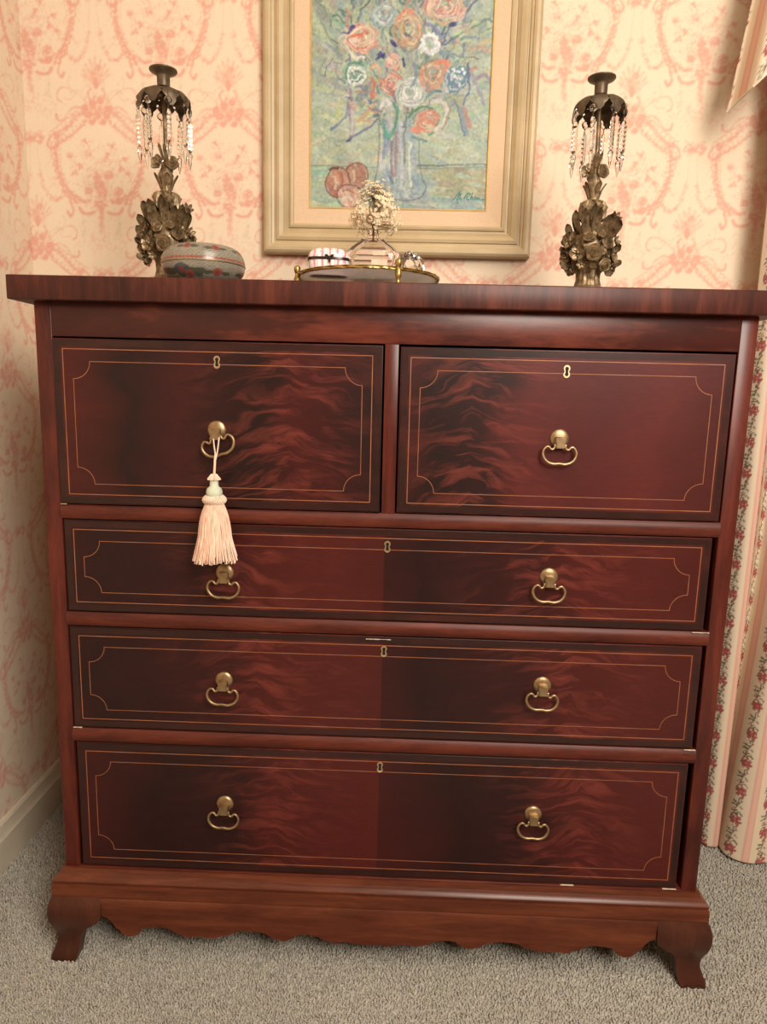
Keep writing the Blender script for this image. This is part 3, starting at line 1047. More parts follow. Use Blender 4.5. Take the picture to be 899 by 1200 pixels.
def girandole(name, label, loc, rz, seed):
    t = thing(name, label, 'candlestick', loc, rz, 'pair of girandole candlesticks')
    B, D = M['bronze'], M['bronze_dark']
    r_ = random.Random(seed)
    # stepped foot and fluted basket
    bm = bmesh.new()
    bm_lathe(bm, [(0.0, 0.0), (0.034, 0.0), (0.034, 0.006), (0.030, 0.009), (0.027, 0.017), (0.0285, 0.020), (0.027, 0.024), (0.022, 0.027)], 32, cap=False)
    from_bm('foot', bm, B, t)
    bm = bmesh.new()
    bm_lathe(bm, [(0.0, 0.025), (0.0235, 0.025), (0.0215, 0.030), (0.0195, 0.038), (0.0205, 0.050), (0.025, 0.060), (0.030, 0.064), (0.0, 0.066)], 60, cap=False,
             mod=lambda a, r, z: r * (1 + (0.05 * math.cos(15 * a) if 0.028 < z < 0.058 else 0)))
    from_bm('basket', bm, B, t)
    # core of foliage
    bm = bmesh.new()
    bm_lathe(bm, [(0.0, 0.060), (0.026, 0.062), (0.034, 0.075), (0.036, 0.090), (0.030, 0.110), (0.018, 0.128), (0.011, 0.142), (0.0105, 0.15), (0.0, 0.15)], 28, cap=False,
             mod=lambda a, r, z: r * (1 + 0.10 * math.sin(7 * a + z * 160) + 0.06 * math.sin(11 * a - z * 300)))
    bmesh.ops.scale(bm, verts=bm.verts, vec=(1, 0.8, 1))
    from_bm('bouquet_core', bm, B, t)
    spots = [('rose', 0.0245, -0.028, 0.096, 0.0108, (0.4, -1, 0.3)), ('rose', 0.021, -0.030, 0.058, 0.0105, (0.35, -1, -0.1)), ('rose', 0.001, -0.035, 0.078, 0.0140, (0, -1, 0.1)),
             ('five', -0.025, -0.029, 0.078, 0.0135, (-0.5, -1, 0.0)), ('five', -0.036, -0.014, 0.100, 0.0150, (-0.8, -0.8, 0.35)), ('star', 0.037, -0.008, 0.139, 0.0105, (0.3, -1, 0.3)),
             ('five', 0.036, -0.014, 0.078, 0.0125, (0.9, -0.6, 0.0)), ('five', -0.042, -0.010, 0.073, 0.0115, (-1, -0.6, -0.3)), ('rose', -0.010, -0.033, 0.104, 0.0085, (-0.2, -1, 0.4)),
             ('five', 0.036, -0.010, 0.056, 0.0100, (0.8, -0.7, -0.5)), ('five', -0.033, -0.012, 0.052, 0.0095, (-0.8, -0.7, -0.6)), ('rose', 0.012, -0.034, 0.109, 0.0075, (0.2, -1, 0.5)),
             ('rose', -0.012, 0.03, 0.08, 0.014, (0, 1, 0.1)), ('five', 0.022, 0.026, 0.09, 0.014, (0.5, 1, 0.1)), ('rose', 0.02, 0.025, 0.062, 0.011, (0.5, 1, -0.2)), ('five', -0.034, 0.016, 0.085, 0.014, (-0.9, 0.7, 0.1)),
             ('star', -0.018, -0.031, 0.060, 0.0090, (-0.3, -1, -0.3)), ('star', 0.040, -0.010, 0.100, 0.0105, (0.9, -0.7, 0.3))]
    for q in range(26):
        a = r_.uniform(0, 2 * PI)
        zc = r_.uniform(0.052, 0.112)
        er = 0.043 * math.sqrt(max(0.1, 1 - ((zc - 0.080) / 0.046) ** 2)) * r_.uniform(0.85, 1.0)
        x, y = er * math.cos(a), 0.80 * er * math.sin(a)
        spots.append((r_.choice(('rose', 'five', 'five', 'star')), x, y, zc, r_.uniform(0.0065, 0.0095), (math.cos(a), math.sin(a) - 0.2, (zc - 0.08) * 14)))
    for kind, x, y, z, r, d in spots:
        put('flower', flower_mesh(kind, r), facing((x, y, z), d, r_.uniform(0, 6)), B, t)
    leaves = [(-0.010, -0.020, 0.106, (-0.42, -0.25, 1), 0.046, 0.0080), (0.001, -0.021, 0.108, (0.06, -0.2, 1), 0.044, 0.0075), (0.009, -0.022, 0.102, (0.55, -0.25, 1), 0.043, 0.0080),
              (0.018, -0.018, 0.108, (1.0, -0.25, 1), 0.036, 0.0070), (-0.022, -0.016, 0.112, (-0.55, -0.1, 1), 0.036, 0.0065), (0.030, -0.008, 0.104, (0.6, -0.2, 1), 0.034, 0.0075),
              (-0.034, -0.005, 0.088, (-1, -0.2, 0.9), 0.026, 0.0075), (-0.038, -0.003, 0.082, (-1, -0.2, 0.1), 0.018, 0.007), (0.036, -0.006, 0.084, (1, -0.3, 0.4), 0.018, 0.0075),
              (0.034, -0.008, 0.066, (1, -0.2, -0.4), 0.019, 0.008), (-0.034, -0.008, 0.062, (-1, -0.2, -0.6), 0.018, 0.0078), (0.026, -0.015, 0.052, (0.5, -0.4, -1), 0.016, 0.007),
              (-0.026, -0.015, 0.056, (-0.5, -0.4, -1), 0.015, 0.007), (0.0, -0.03, 0.060, (0.1, -0.5, -1), 0.014, 0.006), (0.034, -0.006, 0.120, (0.3, 0.0, 1), 0.022, 0.005), (-0.024, -0.012, 0.108, (-0.35, 0, 1), 0.040, 0.0075), (-0.030, -0.008, 0.100, (-0.8, 0, 1), 0.030, 0.0075), (0.022, -0.012, 0.110, (0.35, 0, 1), 0.036, 0.0065), (-0.006, -0.024, 0.098, (-0.7, -0.3, 0.8), 0.034, 0.008), (0.012, -0.026, 0.092, (0.8, -0.3, 0.7), 0.032, 0.008), (0.0, -0.015, 0.118, (-0.12, -0.1, 1), 0.040, 0.007),
              (-0.006, 0.02, 0.1, (-0.3, 0.3, 1), 0.045, 0.008), (0.012, 0.02, 0.1, (0.4, 0.3, 1), 0.042, 0.008), (-0.03, 0.012, 0.07, (-1, 0.4, -0.3), 0.02, 0.008), (0.03, 0.012, 0.09, (1, 0.5, 0.3), 0.022, 0.008)]
    for x, y, z, d, L, W in leaves:
        bm = bmesh.new()
        bm_petal(bm, Matrix.Identity(4), L, W, 0.35, 0.0016, 2, 7)
        put('leaf', bm, growing((x, y, z), d, (0.1, -1 if y <= 0 else 1, 0.5)), B, t)
    # knotted bulge, neck and two little flowers
    bm = bmesh.new()
    bm_lathe(bm, [(0.0, 0.134), (0.009, 0.134), (0.013, 0.140), (0.0205, 0.150), (0.0225, 0.158), (0.0180, 0.166), (0.010, 0.169), (0.0, 0.169)], 40, cap=False,
             mod=lambda a, r, z: r * (1 + 0.13 * math.cos(5 * a) + 0.05 * math.cos(10 * a + z * 400)))
    from_bm('scroll_knop', bm, B, t)
    for k in range(6):
        a = k * PI / 3 + 0.3
        bm = bmesh.new()
        bm_petal(bm, Matrix.Identity(4), 0.030, 0.0095, -0.15, 0.0016, 2, 8)
        put('leaf', bm, growing((0.0185 * math.cos(a), 0.0185 * math.sin(a), 0.1650), (0.10 * math.cos(a), 0.10 * math.sin(a), -1), (math.cos(a), math.sin(a), 0.1)), B, t)
    for k in range(5):
        a = k * 1.257
        bm = bmesh.new()
        bm_petal(bm, Matrix.Identity(4), 0.026, 0.0050, 0.3, 0.0014, 1, 6)
        put('leaf', bm, growing((0.0085 * math.cos(a), 0.0085 * math.sin(a), 0.172), (0.15 * math.cos(a), 0.15 * math.sin(a), 1), (math.cos(a), math.sin(a), 0)), B, t)
    bm = bmesh.new()
    bm_lathe(bm, [(0.0, 0.166), (0.0095, 0.166), (0.0085, 0.170), (0.0095, 0.180), (0.0115, 0.190), (0.0120, 0.196), (0.007, 0.210), (0.0, 0.211)], 32, cap=False,
             mod=lambda a, r, z: r * (1 + 0.10 * math.cos(4 * a + z * 250)))
    bm_tube(bm, spline([(0, 0, 0.2), (0.0008, 0, 0.25), (0, 0, 0.326)], 5), [0.0036] * 11, 10)
    from_bm('stem', bm, B, t)
    put('flower', flower_mesh('five', 0.0125), facing((-0.012, -0.006, 0.214), (-0.6, -1, 0.25), 0.2), B, t)
    put('flower', flower_mesh('rose', 0.0110), facing((0.0125, -0.007, 0.215), (0.5, -1, 0.1), 0.5), B, t)
    put('flower', flower_mesh('five', 0.0120), facing((0.0, 0.012, 0.213), (0, 1, 0.1), 0.5), B, t)
    for dx, dz in ((-0.25, 1), (0.22, 1), (0.02, 1.1)):
        bm = bmesh.new()
        bm_petal(bm, Matrix.Identity(4), 0.026, 0.0028, 0.2, 0.0012, 1, 5)
        put('leaf', bm, growing((dx * 0.012, -0.004, 0.220), (dx, -0.1, dz), (0, -1, 0.2)), B, t)
    # drooping leaf canopy
    NL = 9
    for k in range(NL):
        a = 2 * PI * k / NL + 0.31
        bm = bmesh.new()
        secs = []
        for i in range(16):
            q = i / 15
            rr = 0.006 + 0.0375 * math.sin(min(1.0, q * 1.05) * PI / 2)
            zz = 0.331 - 0.006 * q - 0.0225 * q ** 3.2 - (0.004 * ((q - 0.85) / 0.15) if q > 0.85 and k % 2 else 0)
            w = (0.0035 + 0.0112 * min(1, q / 0.6)) * (1.0 if q < 0.55 else max(0.12, math.sqrt(max(0, 1 - ((q - 0.55) / 0.45) ** 2)))) * (1 + 0.20 * math.sin(q * 27))
            row = []
            for s in (-1, -0.5, 0, 0.5, 1):
                row.append((rr, s * w, zz - 0.0022 * s * s + 0.0008 * (1 - abs(s))))
            for s in (1, 0, -1):
                row.append((rr, s * w * 0.9, zz - 0.0022 * s * s - 0.0018))
            secs.append(row)
        bm_loft(bm, secs)
        put('canopy_leaf', bm, Matrix.Rotation(a, 4, 'Z'), D, t)
    # candle socket with wide drip lip
    bm = bmesh.new()
    bm_lathe(bm, [(0.0, 0.322), (0.0085, 0.323), (0.0085, 0.328), (0.0065, 0.331), (0.0072, 0.334), (0.0105, 0.336), (0.0108, 0.352), (0.0125, 0.3545), (0.0215, 0.3590), (0.0232, 0.3610), (0.0230, 0.3628), (0.0205, 0.3628), (0.0112, 0.3590), (0.0095, 0.357), (0.0092, 0.340), (0.0, 0.340)], 36, cap=False)
    from_bm('candle_socket', bm, D, t)
    # eight crystal prisms on little octagon beads
    NP = 8
    for k in range(NP):
        a = 2 * PI * k / NP + 0.36
        cx, cy = 0.0430 * math.cos(a), 0.0430 * math.sin(a)
        sway = r_.uniform(-0.04, 0.04)
        bm = bmesh.new()
        # long bar of triangular section, notched along its edge
        secs = []
        NZ = 14
        for i in range(NZ + 1):
            z = -0.024 - 0.050 * i / NZ
            notch = 0.0007 * (i % 2)
            e = 0.0050 * (0.55 if i in (0, NZ) else 1)
            secs.append([((e - notch) * math.cos(q), (e - notch) * math.sin(q), z) for q in (PI / 2, PI / 2 + 1.2, PI / 2 + 2.1, PI / 2 + 4.19, PI / 2 + 5.08)])
        bm_loft(bm, secs)
        p = from_bm('prism', bm, M['crystal'], t, smooth=False, loc=(cx, cy, 0.3125), rot=(sway, r_.uniform(-0.03, 0.03), a))
        bm = bmesh.new()
        secs = []
        for z, e in ((0.0, 0.0012), (-0.003, 0.0054), (-0.0070, 0.0070), (-0.0110, 0.0054), (-0.0140, 0.0012)):
            secs.append([(0.55 * e * math.sin(q * PI / 4), e * math.cos(q * PI / 4), z - 0.003) for q in range(8)])
        bm_loft(bm, secs)
        from_bm('bead', bm, M['crystal'], p, smooth=False)
        bm = bmesh.new()
        secs = []
        for z, e in ((-0.0750, 0.0012), (-0.0775, 0.0042), (-0.0800, 0.0052), (-0.0835, 0.0048), (-0.1030, 0.0006)):
            secs.append([(e * math.sin(q * PI / 3), e * math.cos(q * PI / 3), z) for q in range(6)])
        bm_loft(bm, secs)
        from_bm('drop', bm, M['crystal'], p, smooth=False)
        bm = bmesh.new()
        bm_tube(bm, [(0.0018 * math.cos(q * 0.785), 0, -0.0205 + 0.0035 * math.sin(q * 0.785)) for q in range(8)], 0.0005, 5, True)
        bm_tube(bm, [(0.0018 * math.cos(q * 0.785), 0, 0.0 + 0.0035 * math.sin(q * 0.785)) for q in range(8)], 0.0005, 5, True)
        from_bm('wire_hook', bm, M['bronze_dark'], p)
    return t


TOPZ = 1.1895
girandole('girandole_candlestick', 'bronze flower-basket candlestick with crystal prisms, standing behind the round enamel box', (-0.4000, 0.165, TOPZ), 0.10, 4)
girandole('girandole_candlestick', 'bronze flower-basket candlestick with crystal prisms, standing alone near the curtain', (0.3370, 0.170, TOPZ), -0.05, 9)

# ------------------------------------------------------------------ cloisonne box
cb = thing('enamel_box', 'round lidded cloisonne box, pale scale ground with red flowers, before a candlestick', 'box', (-0.3125, 0.075, TOPZ), 0.0)
SC = 1.0


def enamel(name, prof, flowers, band):
    NA, pts = 150, []
    sp = spline([(r, z, 0) for r, z in prof], 8)
    P = np.array([(p.x, p.y) for p in sp])
    nz = len(P)
    A = np.linspace(0, 2 * PI, NA, endpoint=False)
    V = np.zeros((NA, nz, 3))
    V[:, :, 0] = np.cos(A)[:, None] * P[None, :, 0]
    V[:, :, 1] = np.sin(A)[:, None] * P[None, :, 0]
    V[:, :, 2] = P[None, :, 1]
    i = np.arange(NA)[:, None] * nz + np.arange(nz - 1)[None, :]
    j = ((np.arange(NA) + 1) % NA)[:, None] * nz + np.arange(nz - 1)[None, :]
    q = np.stack([i.ravel(), j.ravel(), j.ravel() + 1, i.ravel() + 1], -1)
    me = np_mesh(name, V.reshape(-1, 3), q)
    L = np.concatenate([[0], np.cumsum(np.linalg.norm(np.diff(P, axis=0), axis=1))])
    s = (A[:, None] - 1.5 * PI + PI) % (2 * PI) - PI
    sx = s * 0.062 + 0 * L[None, :]
    zz = np.repeat(P[None, :, 1], NA, 0)
    ll = np.repeat(L[None, :], NA, 0)
    c = np.ones((NA, nz, 3)) * np.array((0.27, 0.245, 0.19))
    da, db = ((sx + ll) / 0.0062) % 1.0, ((sx - ll) / 0.0062) % 1.0
    c[(da < 0.22) | (db < 0.22)] *= 0.66
    if band is not None:
        zig = np.abs(((sx / 0.006) % 1.0) - 0.5) * 2
        mk = np.abs(zz - band + 0.001) < 0.0006 + 0.0018 * zig
        c[mk] = (0.27, 0.075, 0.055)
    for fx, fz, r, kind in flowers:
        d2 = (sx - fx) ** 2 / (r * 1.25) ** 2 + (zz - fz) ** 2 / (r * 0.9) ** 2
        for sgn in (-1, 1):
            lf = ((sx - fx - sgn * r * 2.3) / (r * 1.5)) ** 2 + ((zz - fz + 0.15 * r) / (r * 0.42)) ** 2
            c[lf < 1] = (0.075, 0.080, 0.055)
        c[d2 < 1] = (0.24, 0.070, 0.055) if kind == 'r' else (0.055, 0.075, 0.080)
        c[d2 < 0.2] = (0.17, 0.045, 0.035) if kind == 'r' else (0.20, 0.06, 0.05)
    set_col(me, c.reshape(-1, 3))
    return from_mesh(name, me, M['enamel'], cb, sharp=0)


enamel('bowl', [(0.0, 0.0), (0.034, 0.0), (0.042, 0.002), (0.056, 0.010), (0.0645, 0.021), (0.0668, 0.0315)],
       [(-0.018, 0.018, 0.0105, 'b'), (-0.006, 0.012, 0.006, 'r'), (0.038, 0.016, 0.0065, 'r'), (-0.06, 0.02, 0.006, 'r'), (0.1, 0.018, 0.007, 'r'), (-0.12, 0.018, 0.007, 'r'), (0.16, 0.018, 0.007, 'b')], None)
enamel('lid', [(0.0672, 0.0335), (0.0668, 0.038), (0.0635, 0.0485), (0.0570, 0.0565), (0.046, 0.0615), (0.028, 0.0635), (0.0, 0.064)],
       [(-0.010, 0.0545, 0.0052, 'r'), (0.036, 0.0525, 0.0052, 'r'), (-0.062, 0.052, 0.005, 'r'), (0.085, 0.052, 0.005, 'r'), (-0.11, 0.052, 0.005, 'r'), (0.14, 0.052, 0.005, 'r')], 0.0375)
bm = bmesh.new()
bm_lathe(bm, [(0.0645, 0.0312), (0.0674, 0.0315), (0.0678, 0.0325), (0.0674, 0.0335), (0.0645, 0.0338)], 72, cap=False)
from_bm('metal_rim', bm, M['brass'], cb)

# ------------------------------------------------------------------ tray with its things
TX, TY, TR = -0.0445, 0.130, 0.119
tray = thing('vanity_tray', 'round frosted glass tray with gilt rim on small cast feet, holding the perfume bottle', 'tray', (TX, TY, TOPZ))
bm = bmesh.new()
bm_lathe(bm, [(TR - 0.003, 0.0245), (TR + 0.001, 0.0240), (TR + 0.0022, 0.0255), (TR + 0.0015, 0.0270), (TR + 0.0022, 0.0285), (TR + 0.0005, 0.0298), (TR - 0.003, 0.0290), (TR - 0.003, 0.0245)], 120, cap=False,
         mod=lambda a, r, z: r + 0.0008 * math.cos(90 * a + z * 900))
from_bm('rim', bm, M['gilt'], tray)
bm = bmesh.new()
bm_lathe(bm, [(0.0, 0.0240), (TR - 0.002, 0.0240), (TR - 0.002, 0.0265), (0.0, 0.0265)], 72, cap=False)
from_bm('glass_plate', bm, M['frosted'], tray, sharp=30)
for ang in (-168, -64.5, 20, 104):
    a = math.radians(ang)
    bm = bmesh.new()
    bm_lathe(bm, [(0.0, 0.0), (0.0052, 0.0), (0.0056, 0.003), (0.0036, 0.0055), (0.0030, 0.010), (0.0046, 0.0145), (0.0052, 0.0195), (0.0038, 0.0245), (0.0030, 0.0285), (0.0042, 0.0305), (0.0054, 0.0345), (0.0050, 0.0385), (0.0025, 0.0412), (0.0, 0.0418)], 14, cap=False,
             mod=lambda q, r, z: r * (1 + 0.12 * math.cos(5 * q + z * 500)))
    from_bm('foot', bm, M['gilt'], tray, loc=((TR + 0.002) * math.cos(a), (TR + 0.002) * math.sin(a), 0))
TZ = TOPZ + 0.0268

# pill box: lobed porcelain, pink and white stripes, dark band and clasp
pb = thing('pill_box', 'small domed porcelain trinket box striped pink and white with dark hinge band', 'box', (TX - 0.066, TY - 0.022, TZ), 0.08)


def pill(name, z0, z1, dome):
    NA, NZ = 120, 12
    A = np.linspace(0, 2 * PI, NA, endpoint=False)
    sup = lambda a: (np.abs(np.cos(a)) ** 3.2 + np.abs(np.sin(a)) ** 3.2) ** (-1 / 3.2)
    rows = []
    for i in range(NZ + 1):
        t = i / NZ
        if dome:
            sc, z = math.cos(t * PI / 2) ** 0.55, z0 + (z1 - z0) * math.sin(t * PI / 2)
        else:
            sc, z = (0.90 + 0.10 * t ** 0.6), z0 + (z1 - z0) * t
        rows.append((max(sc, 1e-4), z))
    V = np.zeros((NA, NZ + 1, 3))
    for i, (sc, z) in enumerate(rows):
        V[:, i, 0] = 0.0340 * sc * sup(A) * np.cos(A)
        V[:, i, 1] = 0.0240 * sc * sup(A) * np.sin(A)
        V[:, i, 2] = z
    nz = NZ + 1
    i = np.arange(NA)[:, None] * nz + np.arange(nz - 1)[None, :]
    j = ((np.arange(NA) + 1) % NA)[:, None] * nz + np.arange(nz - 1)[None, :]
    me = np_mesh(name, V.reshape(-1, 3), np.stack([i.ravel(), j.ravel(), j.ravel() + 1, i.ravel() + 1], -1))
    x, y, z = V[..., 0], V[..., 1], V[..., 2]
    c = np.ones(x.shape + (3,)) * np.array((0.88, 0.86, 0.82))
    ph = ((x + 0.002) / 0.0125) % 1.0
    c[(ph > 0.20) & (ph < 0.52)] = (0.66, 0.25, 0.30)
    c[(np.abs(ph - 0.06) < 0.05) | (np.abs(ph - 0.68) < 0.04)] = (0.72, 0.42, 0.42)
    for fx, fz in ((-0.022, 0.007), (-0.010, 0.008), (0.002, 0.006), (0.013, 0.008), (0.024, 0.007)):
        d = ((x - fx) / 0.0032) ** 2 + ((z - fz) / 0.0026) ** 2
        c[(d < 1) & (y < 0)] = (0.50, 0.30, 0.20)
        c[(d < 0.3) & (y < 0)] = (0.75, 0.62, 0.35)
    set_col(me, c.reshape(-1, 3))
    return from_mesh(name, me, M['porcelain'], pb, sharp=0)


pill('bowl', 0.0, 0.0222, False)
pill('lid', 0.0265, 0.0430, True)
bm = bmesh.new()
sup = lambda a: (abs(math.cos(a)) ** 3.2 + abs(math.sin(a)) ** 3.2) ** (-1 / 3.2)
PBZ = 0.0037
secs = []
for z, k in ((0.0182, 0.99), (0.0185, 1.035), (0.0206, 1.04), (0.0228, 1.035), (0.0231, 0.99)):
    secs.append([(0.034 * k * sup(2 * PI * q / 64) * math.cos(2 * PI * q / 64), 0.024 * k * sup(2 * PI * q / 64) * math.sin(2 * PI * q / 64), z + PBZ) for q in range(64)])
bm_loft(bm, secs)
M['dark_metal'] = mat_plain('tarnished_hinge', (0.03, 0.026, 0.022), (0.06, 0.05, 0.04), 80, 0.3, 0.8)
from_bm('hinge_band', bm, M['dark_metal'], pb)
bm = bmesh.new()
bm_ball(bm, (0.0015, -0.0262, 0.0205), 0.0030, 10)
for s in (-1, 1):
    bm_petal(bm, growing((0.0015, -0.0262, 0.021), (s, 0, 0.55), (0, -1, 0)), 0.0085, 0.0024, 0.1, 0.001, 1, 5)
bm_petal(bm, growing((0.0015, -0.0262, 0.020), (0.1, 0, -1), (0, -1, 0)), 0.007, 0.0018, 0.1, 0.001, 1, 4)
bmesh.ops.translate(bm, verts=bm.verts, vec=(0, 0, PBZ))
from_bm('bow_clasp', bm, M['dark_metal'], pb)

# perfume bottle: pyramidal flacon of clear glass
bt = thing('perfume_bottle', 'clear pyramid-shaped glass perfume bottle with small label, centre of the tray', 'bottle', (TX + 0.006, TY + 0.012, TZ), 0.0)
bm = bmesh.new()


def rrect(hx, hy, z, r=0.18, n=4):
    out = []
    for cx, cy, a0 in ((1, 1, 0), (-1, 1, PI / 2), (-1, -1, PI), (1, -1, 3 * PI / 2)):
        rr = r * min(hx, hy)
        for k in range(n + 1):
            a = a0 + PI / 2 * k / n
            out.append((cx * (hx - rr) + rr * math.cos(a), cy * (hy - rr) + rr * math.sin(a), z))
    return out


outer = [(0.034, 0.020, 0.0), (0.036, 0.021, 0.001), (0.041, 0.0235, 0.018), (0.0475, 0.026, 0.036), (0.0470, 0.0255, 0.0385), (0.036, 0.0215, 0.050), (0.0235, 0.016, 0.0595), (0.0185, 0.014, 0.0645), (0.0105, 0.010, 0.0665), (0.0088, 0.0088, 0.070), (0.0088, 0.0088, 0.080)]
inner = [(0.0065, 0.0065, 0.080), (0.0065, 0.0065, 0.0655), (0.016, 0.011, 0.058), (0.030, 0.0165, 0.047), (0.0385, 0.019, 0.036), (0.033, 0.0165, 0.018), (0.028, 0.014, 0.0085)]
bm_loft(bm, [rrect(*q) for q in outer + inner], cap=True)
from_bm('flacon', bm, M['glass'], bt, sharp=25)
bm = bmesh.new()
bm_box(bm, 0.001, 0.022, -0.0272, -0.0264, 0.0355, 0.0425)
bm_box(bm, -0.001, 0.026, -0.0268, -0.0260, 0.019, 0.029)
bmesh.ops.rotate(bm, verts=bm.verts, cent=(0, -0.026, 0.03), matrix=Matrix.Rotation(-0.02, 3, 'X'))
from_bm('label', bm, M['label'], bt, smooth=False)
bm = bmesh.new()
bm_lathe(bm, [(0.0088, 0.074), (0.0106, 0.0742), (0.0110, 0.077), (0.0106, 0.0798), (0.0088, 0.08)], 24, cap=False)
from_bm('neck_collar', bm, M['crystal'], bt)

# dried flower sprig standing in the bottle
sg = thing('dried_flower_sprig', 'dried cream blossom sprig standing in the neck of the glass bottle', 'flower', (TX + 0.006, TY + 0.012, TZ + 0.062))
bm = bmesh.new()
fr = random.Random(17)
bm_tube(bm, spline([(0, 0, 0.0), (0.0008, 0, 0.02), (0.0, -0.001, 0.045), (0.002, 0, 0.075)], 5), 0.0017, 7)
tips = []
for k in range(46):
    a, e = fr.uniform(0, 2 * PI), fr.uniform(-0.28, 1.0)
    rr = 0.037 * math.sqrt(max(0.05, 1 - (e * 0.95) ** 2)) * fr.uniform(0.55, 1.0)
    tip = Vector((rr * math.cos(a) + 0.002, rr * math.sin(a) * 0.8, 0.033 + 0.056 * e))
    st = Vector((0, 0, 0.022 + 0.045 * max(0, e)))
    bm_tube(bm, [st, (st + tip) / 2 + Vector((0, 0, 0.004)), tip], 0.0005, 4)
    tips.append(tip)
from_bm('stem', bm, M['stem'], sg)
bm = bmesh.new()
for tip in tips:
    for q in range(17):
        p = tip + Vector((fr.gauss(0, 0.0060), fr.gauss(0, 0.0055), fr.gauss(0, 0.0060)))
        d = (p - Vector((0, 0.002, 0.045)) + Vector((0, -0.012, 0.004))).normalized()
        Mx = facing(p, d, fr.uniform(0, 6))
        r = fr.uniform(0.0028, 0.0046)
        for k in range(5):
            a0 = k * 2 * PI / 5
            v = [bm.verts.new(Mx @ Vector(c)) for c in ((0, 0, -0.0004), (r * 0.7 * math.cos(a0 - 0.45), r * 0.7 * math.sin(a0 - 0.45), 0.0004), (r * 1.15 * math.cos(a0), r * 1.15 * math.sin(a0), 0.0011), (r * 0.7 * math.cos(a0 + 0.45), r * 0.7 * math.sin(a0 + 0.45), 0.0004))]
            bm.faces.new(v)
me = bpy.data.meshes.new('florets')
bm.to_mesh(me)
bm.free()
fl = from_mesh('florets', me, M['flower'], sg, smooth=False)
fl['kind'] = 'stuff'
bm = bmesh.new()
bm_tube(bm, [(-0.004 + 0.0055 * math.cos(q * 0.628), -0.030, 0.0345 + 0.0068 * math.sin(q * 0.628)) for q in range(10)], 0.0015, 6, True)
bm_tube(bm, spline([(-0.003, -0.030, 0.041), (-0.0055, -0.030, 0.049), (-0.0035, -0.031, 0.0585)], 4), 0.0013, 6)
bm_tube(bm, spline([(0.001, -0.030, 0.045), (0.0005, -0.030, 0.053), (0.0025, -0.031, 0.0600)], 4), 0.0013, 6)
bm_tube(bm, spline([(-0.002, -0.0295, 0.028), (0.001, -0.018, 0.022), (0.0, -0.002, 0.016)], 4), 0.0012, 6)
bmesh.ops.translate(bm, verts=bm.verts, vec=(0, -0.008, -0.006))
from_bm('wire_loop', bm, M['stem'], sg)

# faceted crystal stopper lying on the tray
bm = bmesh.new()
secs = []
for z, e in ((-0.0185, 0.009), (-0.005, 0.0235), (0.0035, 0.0245), (0.0140, 0.014), (0.0180, 0.006)):
    secs.append([(e * math.cos(q * PI / 4 + (0.39 if z > 0 else 0)), e * math.sin(q * PI / 4 + (0.39 if z > 0 else 0)), z) for q in range(8)])
bm_loft(bm, secs)
bmesh.ops.rotate(bm, verts=bm.verts, matrix=Matrix.Rotation(1.0, 3, 'Y'))
zmin = min(v.co.z for v in bm.verts)
stp = from_bm('crystal_stopper', bm, M['crystal'], smooth=False, loc=(TX + 0.075, TY - 0.004, TZ - zmin), rot=(0, 0, 0.3))
tag(stp, 'faceted clear crystal stopper lying on the gilt-rimmed tray beside the bottle', 'stopper')

# ------------------------------------------------------------------ framed painting
FX0, FX1, FZ0, FZ1 = -0.2905, 0.2835, 1.3165, 2.032
pf = thing('framed_painting', 'flower still life oil painting in wide champagne frame hung above the chest', 'painting', ((FX0 + FX1) / 2, YB, FZ0))
hw, hh = (FX1 - FX0) / 2, FZ1 - FZ0


def frame_run(name, prof, m, sharp=30):
    """four mitred lengths; prof: (inset from outer edge, height off the wall)"""
    for k in range(4):
        secs = []
        for e in (0, 1):
            c = []
            for d, h in prof:
                if k == 0:
                    p = ((-hw + d, hw - d)[e], -h, d)
                elif k == 1:
                    p = (hw - d, -h, (d, hh - d)[e])
                elif k == 2:
                    p = ((hw - d, -hw + d)[e], -h, hh - d)
                else:
                    p = (-hw + d, -h, (hh - d, d)[e])
                c.append(p)
            secs.append(c)
        bm = bmesh.new()
        bm_loft(bm, secs)
        from_bm(name, bm, m, pf, sharp=sharp)


frame_run('frame_rail', [(0, 0.001), (0, 0.026), (0.0015, 0.030), (0.006, 0.0335), (0.012, 0.034), (0.017, 0.0315), (0.0185, 0.028), (0.023, 0.0265), (0.0245, 0.0225), (0.0265, 0.0225), (0.028, 0.0265),
                         (0.034, 0.0285), (0.042, 0.0250), (0.0465, 0.0195), (0.049, 0.0180), (0.0505, 0.0150), (0.054, 0.0150), (0.055, 0.020), (0.059, 0.0215), (0.0625, 0.020), (0.064, 0.016), (0.064, 0.001)], M['frame'], 25)
frame_run('liner_rail', [(0.064, 0.002), (0.064, 0.0160), (0.0955, 0.0125), (0.0955, 0.002)], M['linen'])
frame_run('gilt_lip', [(0.0955, 0.002), (0.0955, 0.0135), (0.0975, 0.0142), (0.0990, 0.0125), (0.0990, 0.002)], M['frame_gold'])

# canvas: brush strokes laid on a fine grid of painted points
CXW, CZH = 2 * (hw - 0.0985), hh - 2 * 0.0985
CR = 0.0013
NU, NV = int(CXW / CR), int(CZH / CR)
img = np.zeros((NV, NU, 3))
hgtmap = np.zeros((NV, NU))
pr = random.Random(33)
PSC = CXW / 211.0          # metres per photograph pixel on the canvas


def g3(c):
    return np.array(lin(c))


def C(px, py):
    """photograph pixel of the canvas -> canvas column, row (from lower left)"""
    xl = 362.0 - 0.02 * (235 - py) * 0.3
    xr = 568.6 + 0.036 * (235 - py)
    return ((px - xl) / (xr - xl) * NU, (235.0 + (px - 465) * 0.012 - py) * PSC / CR)


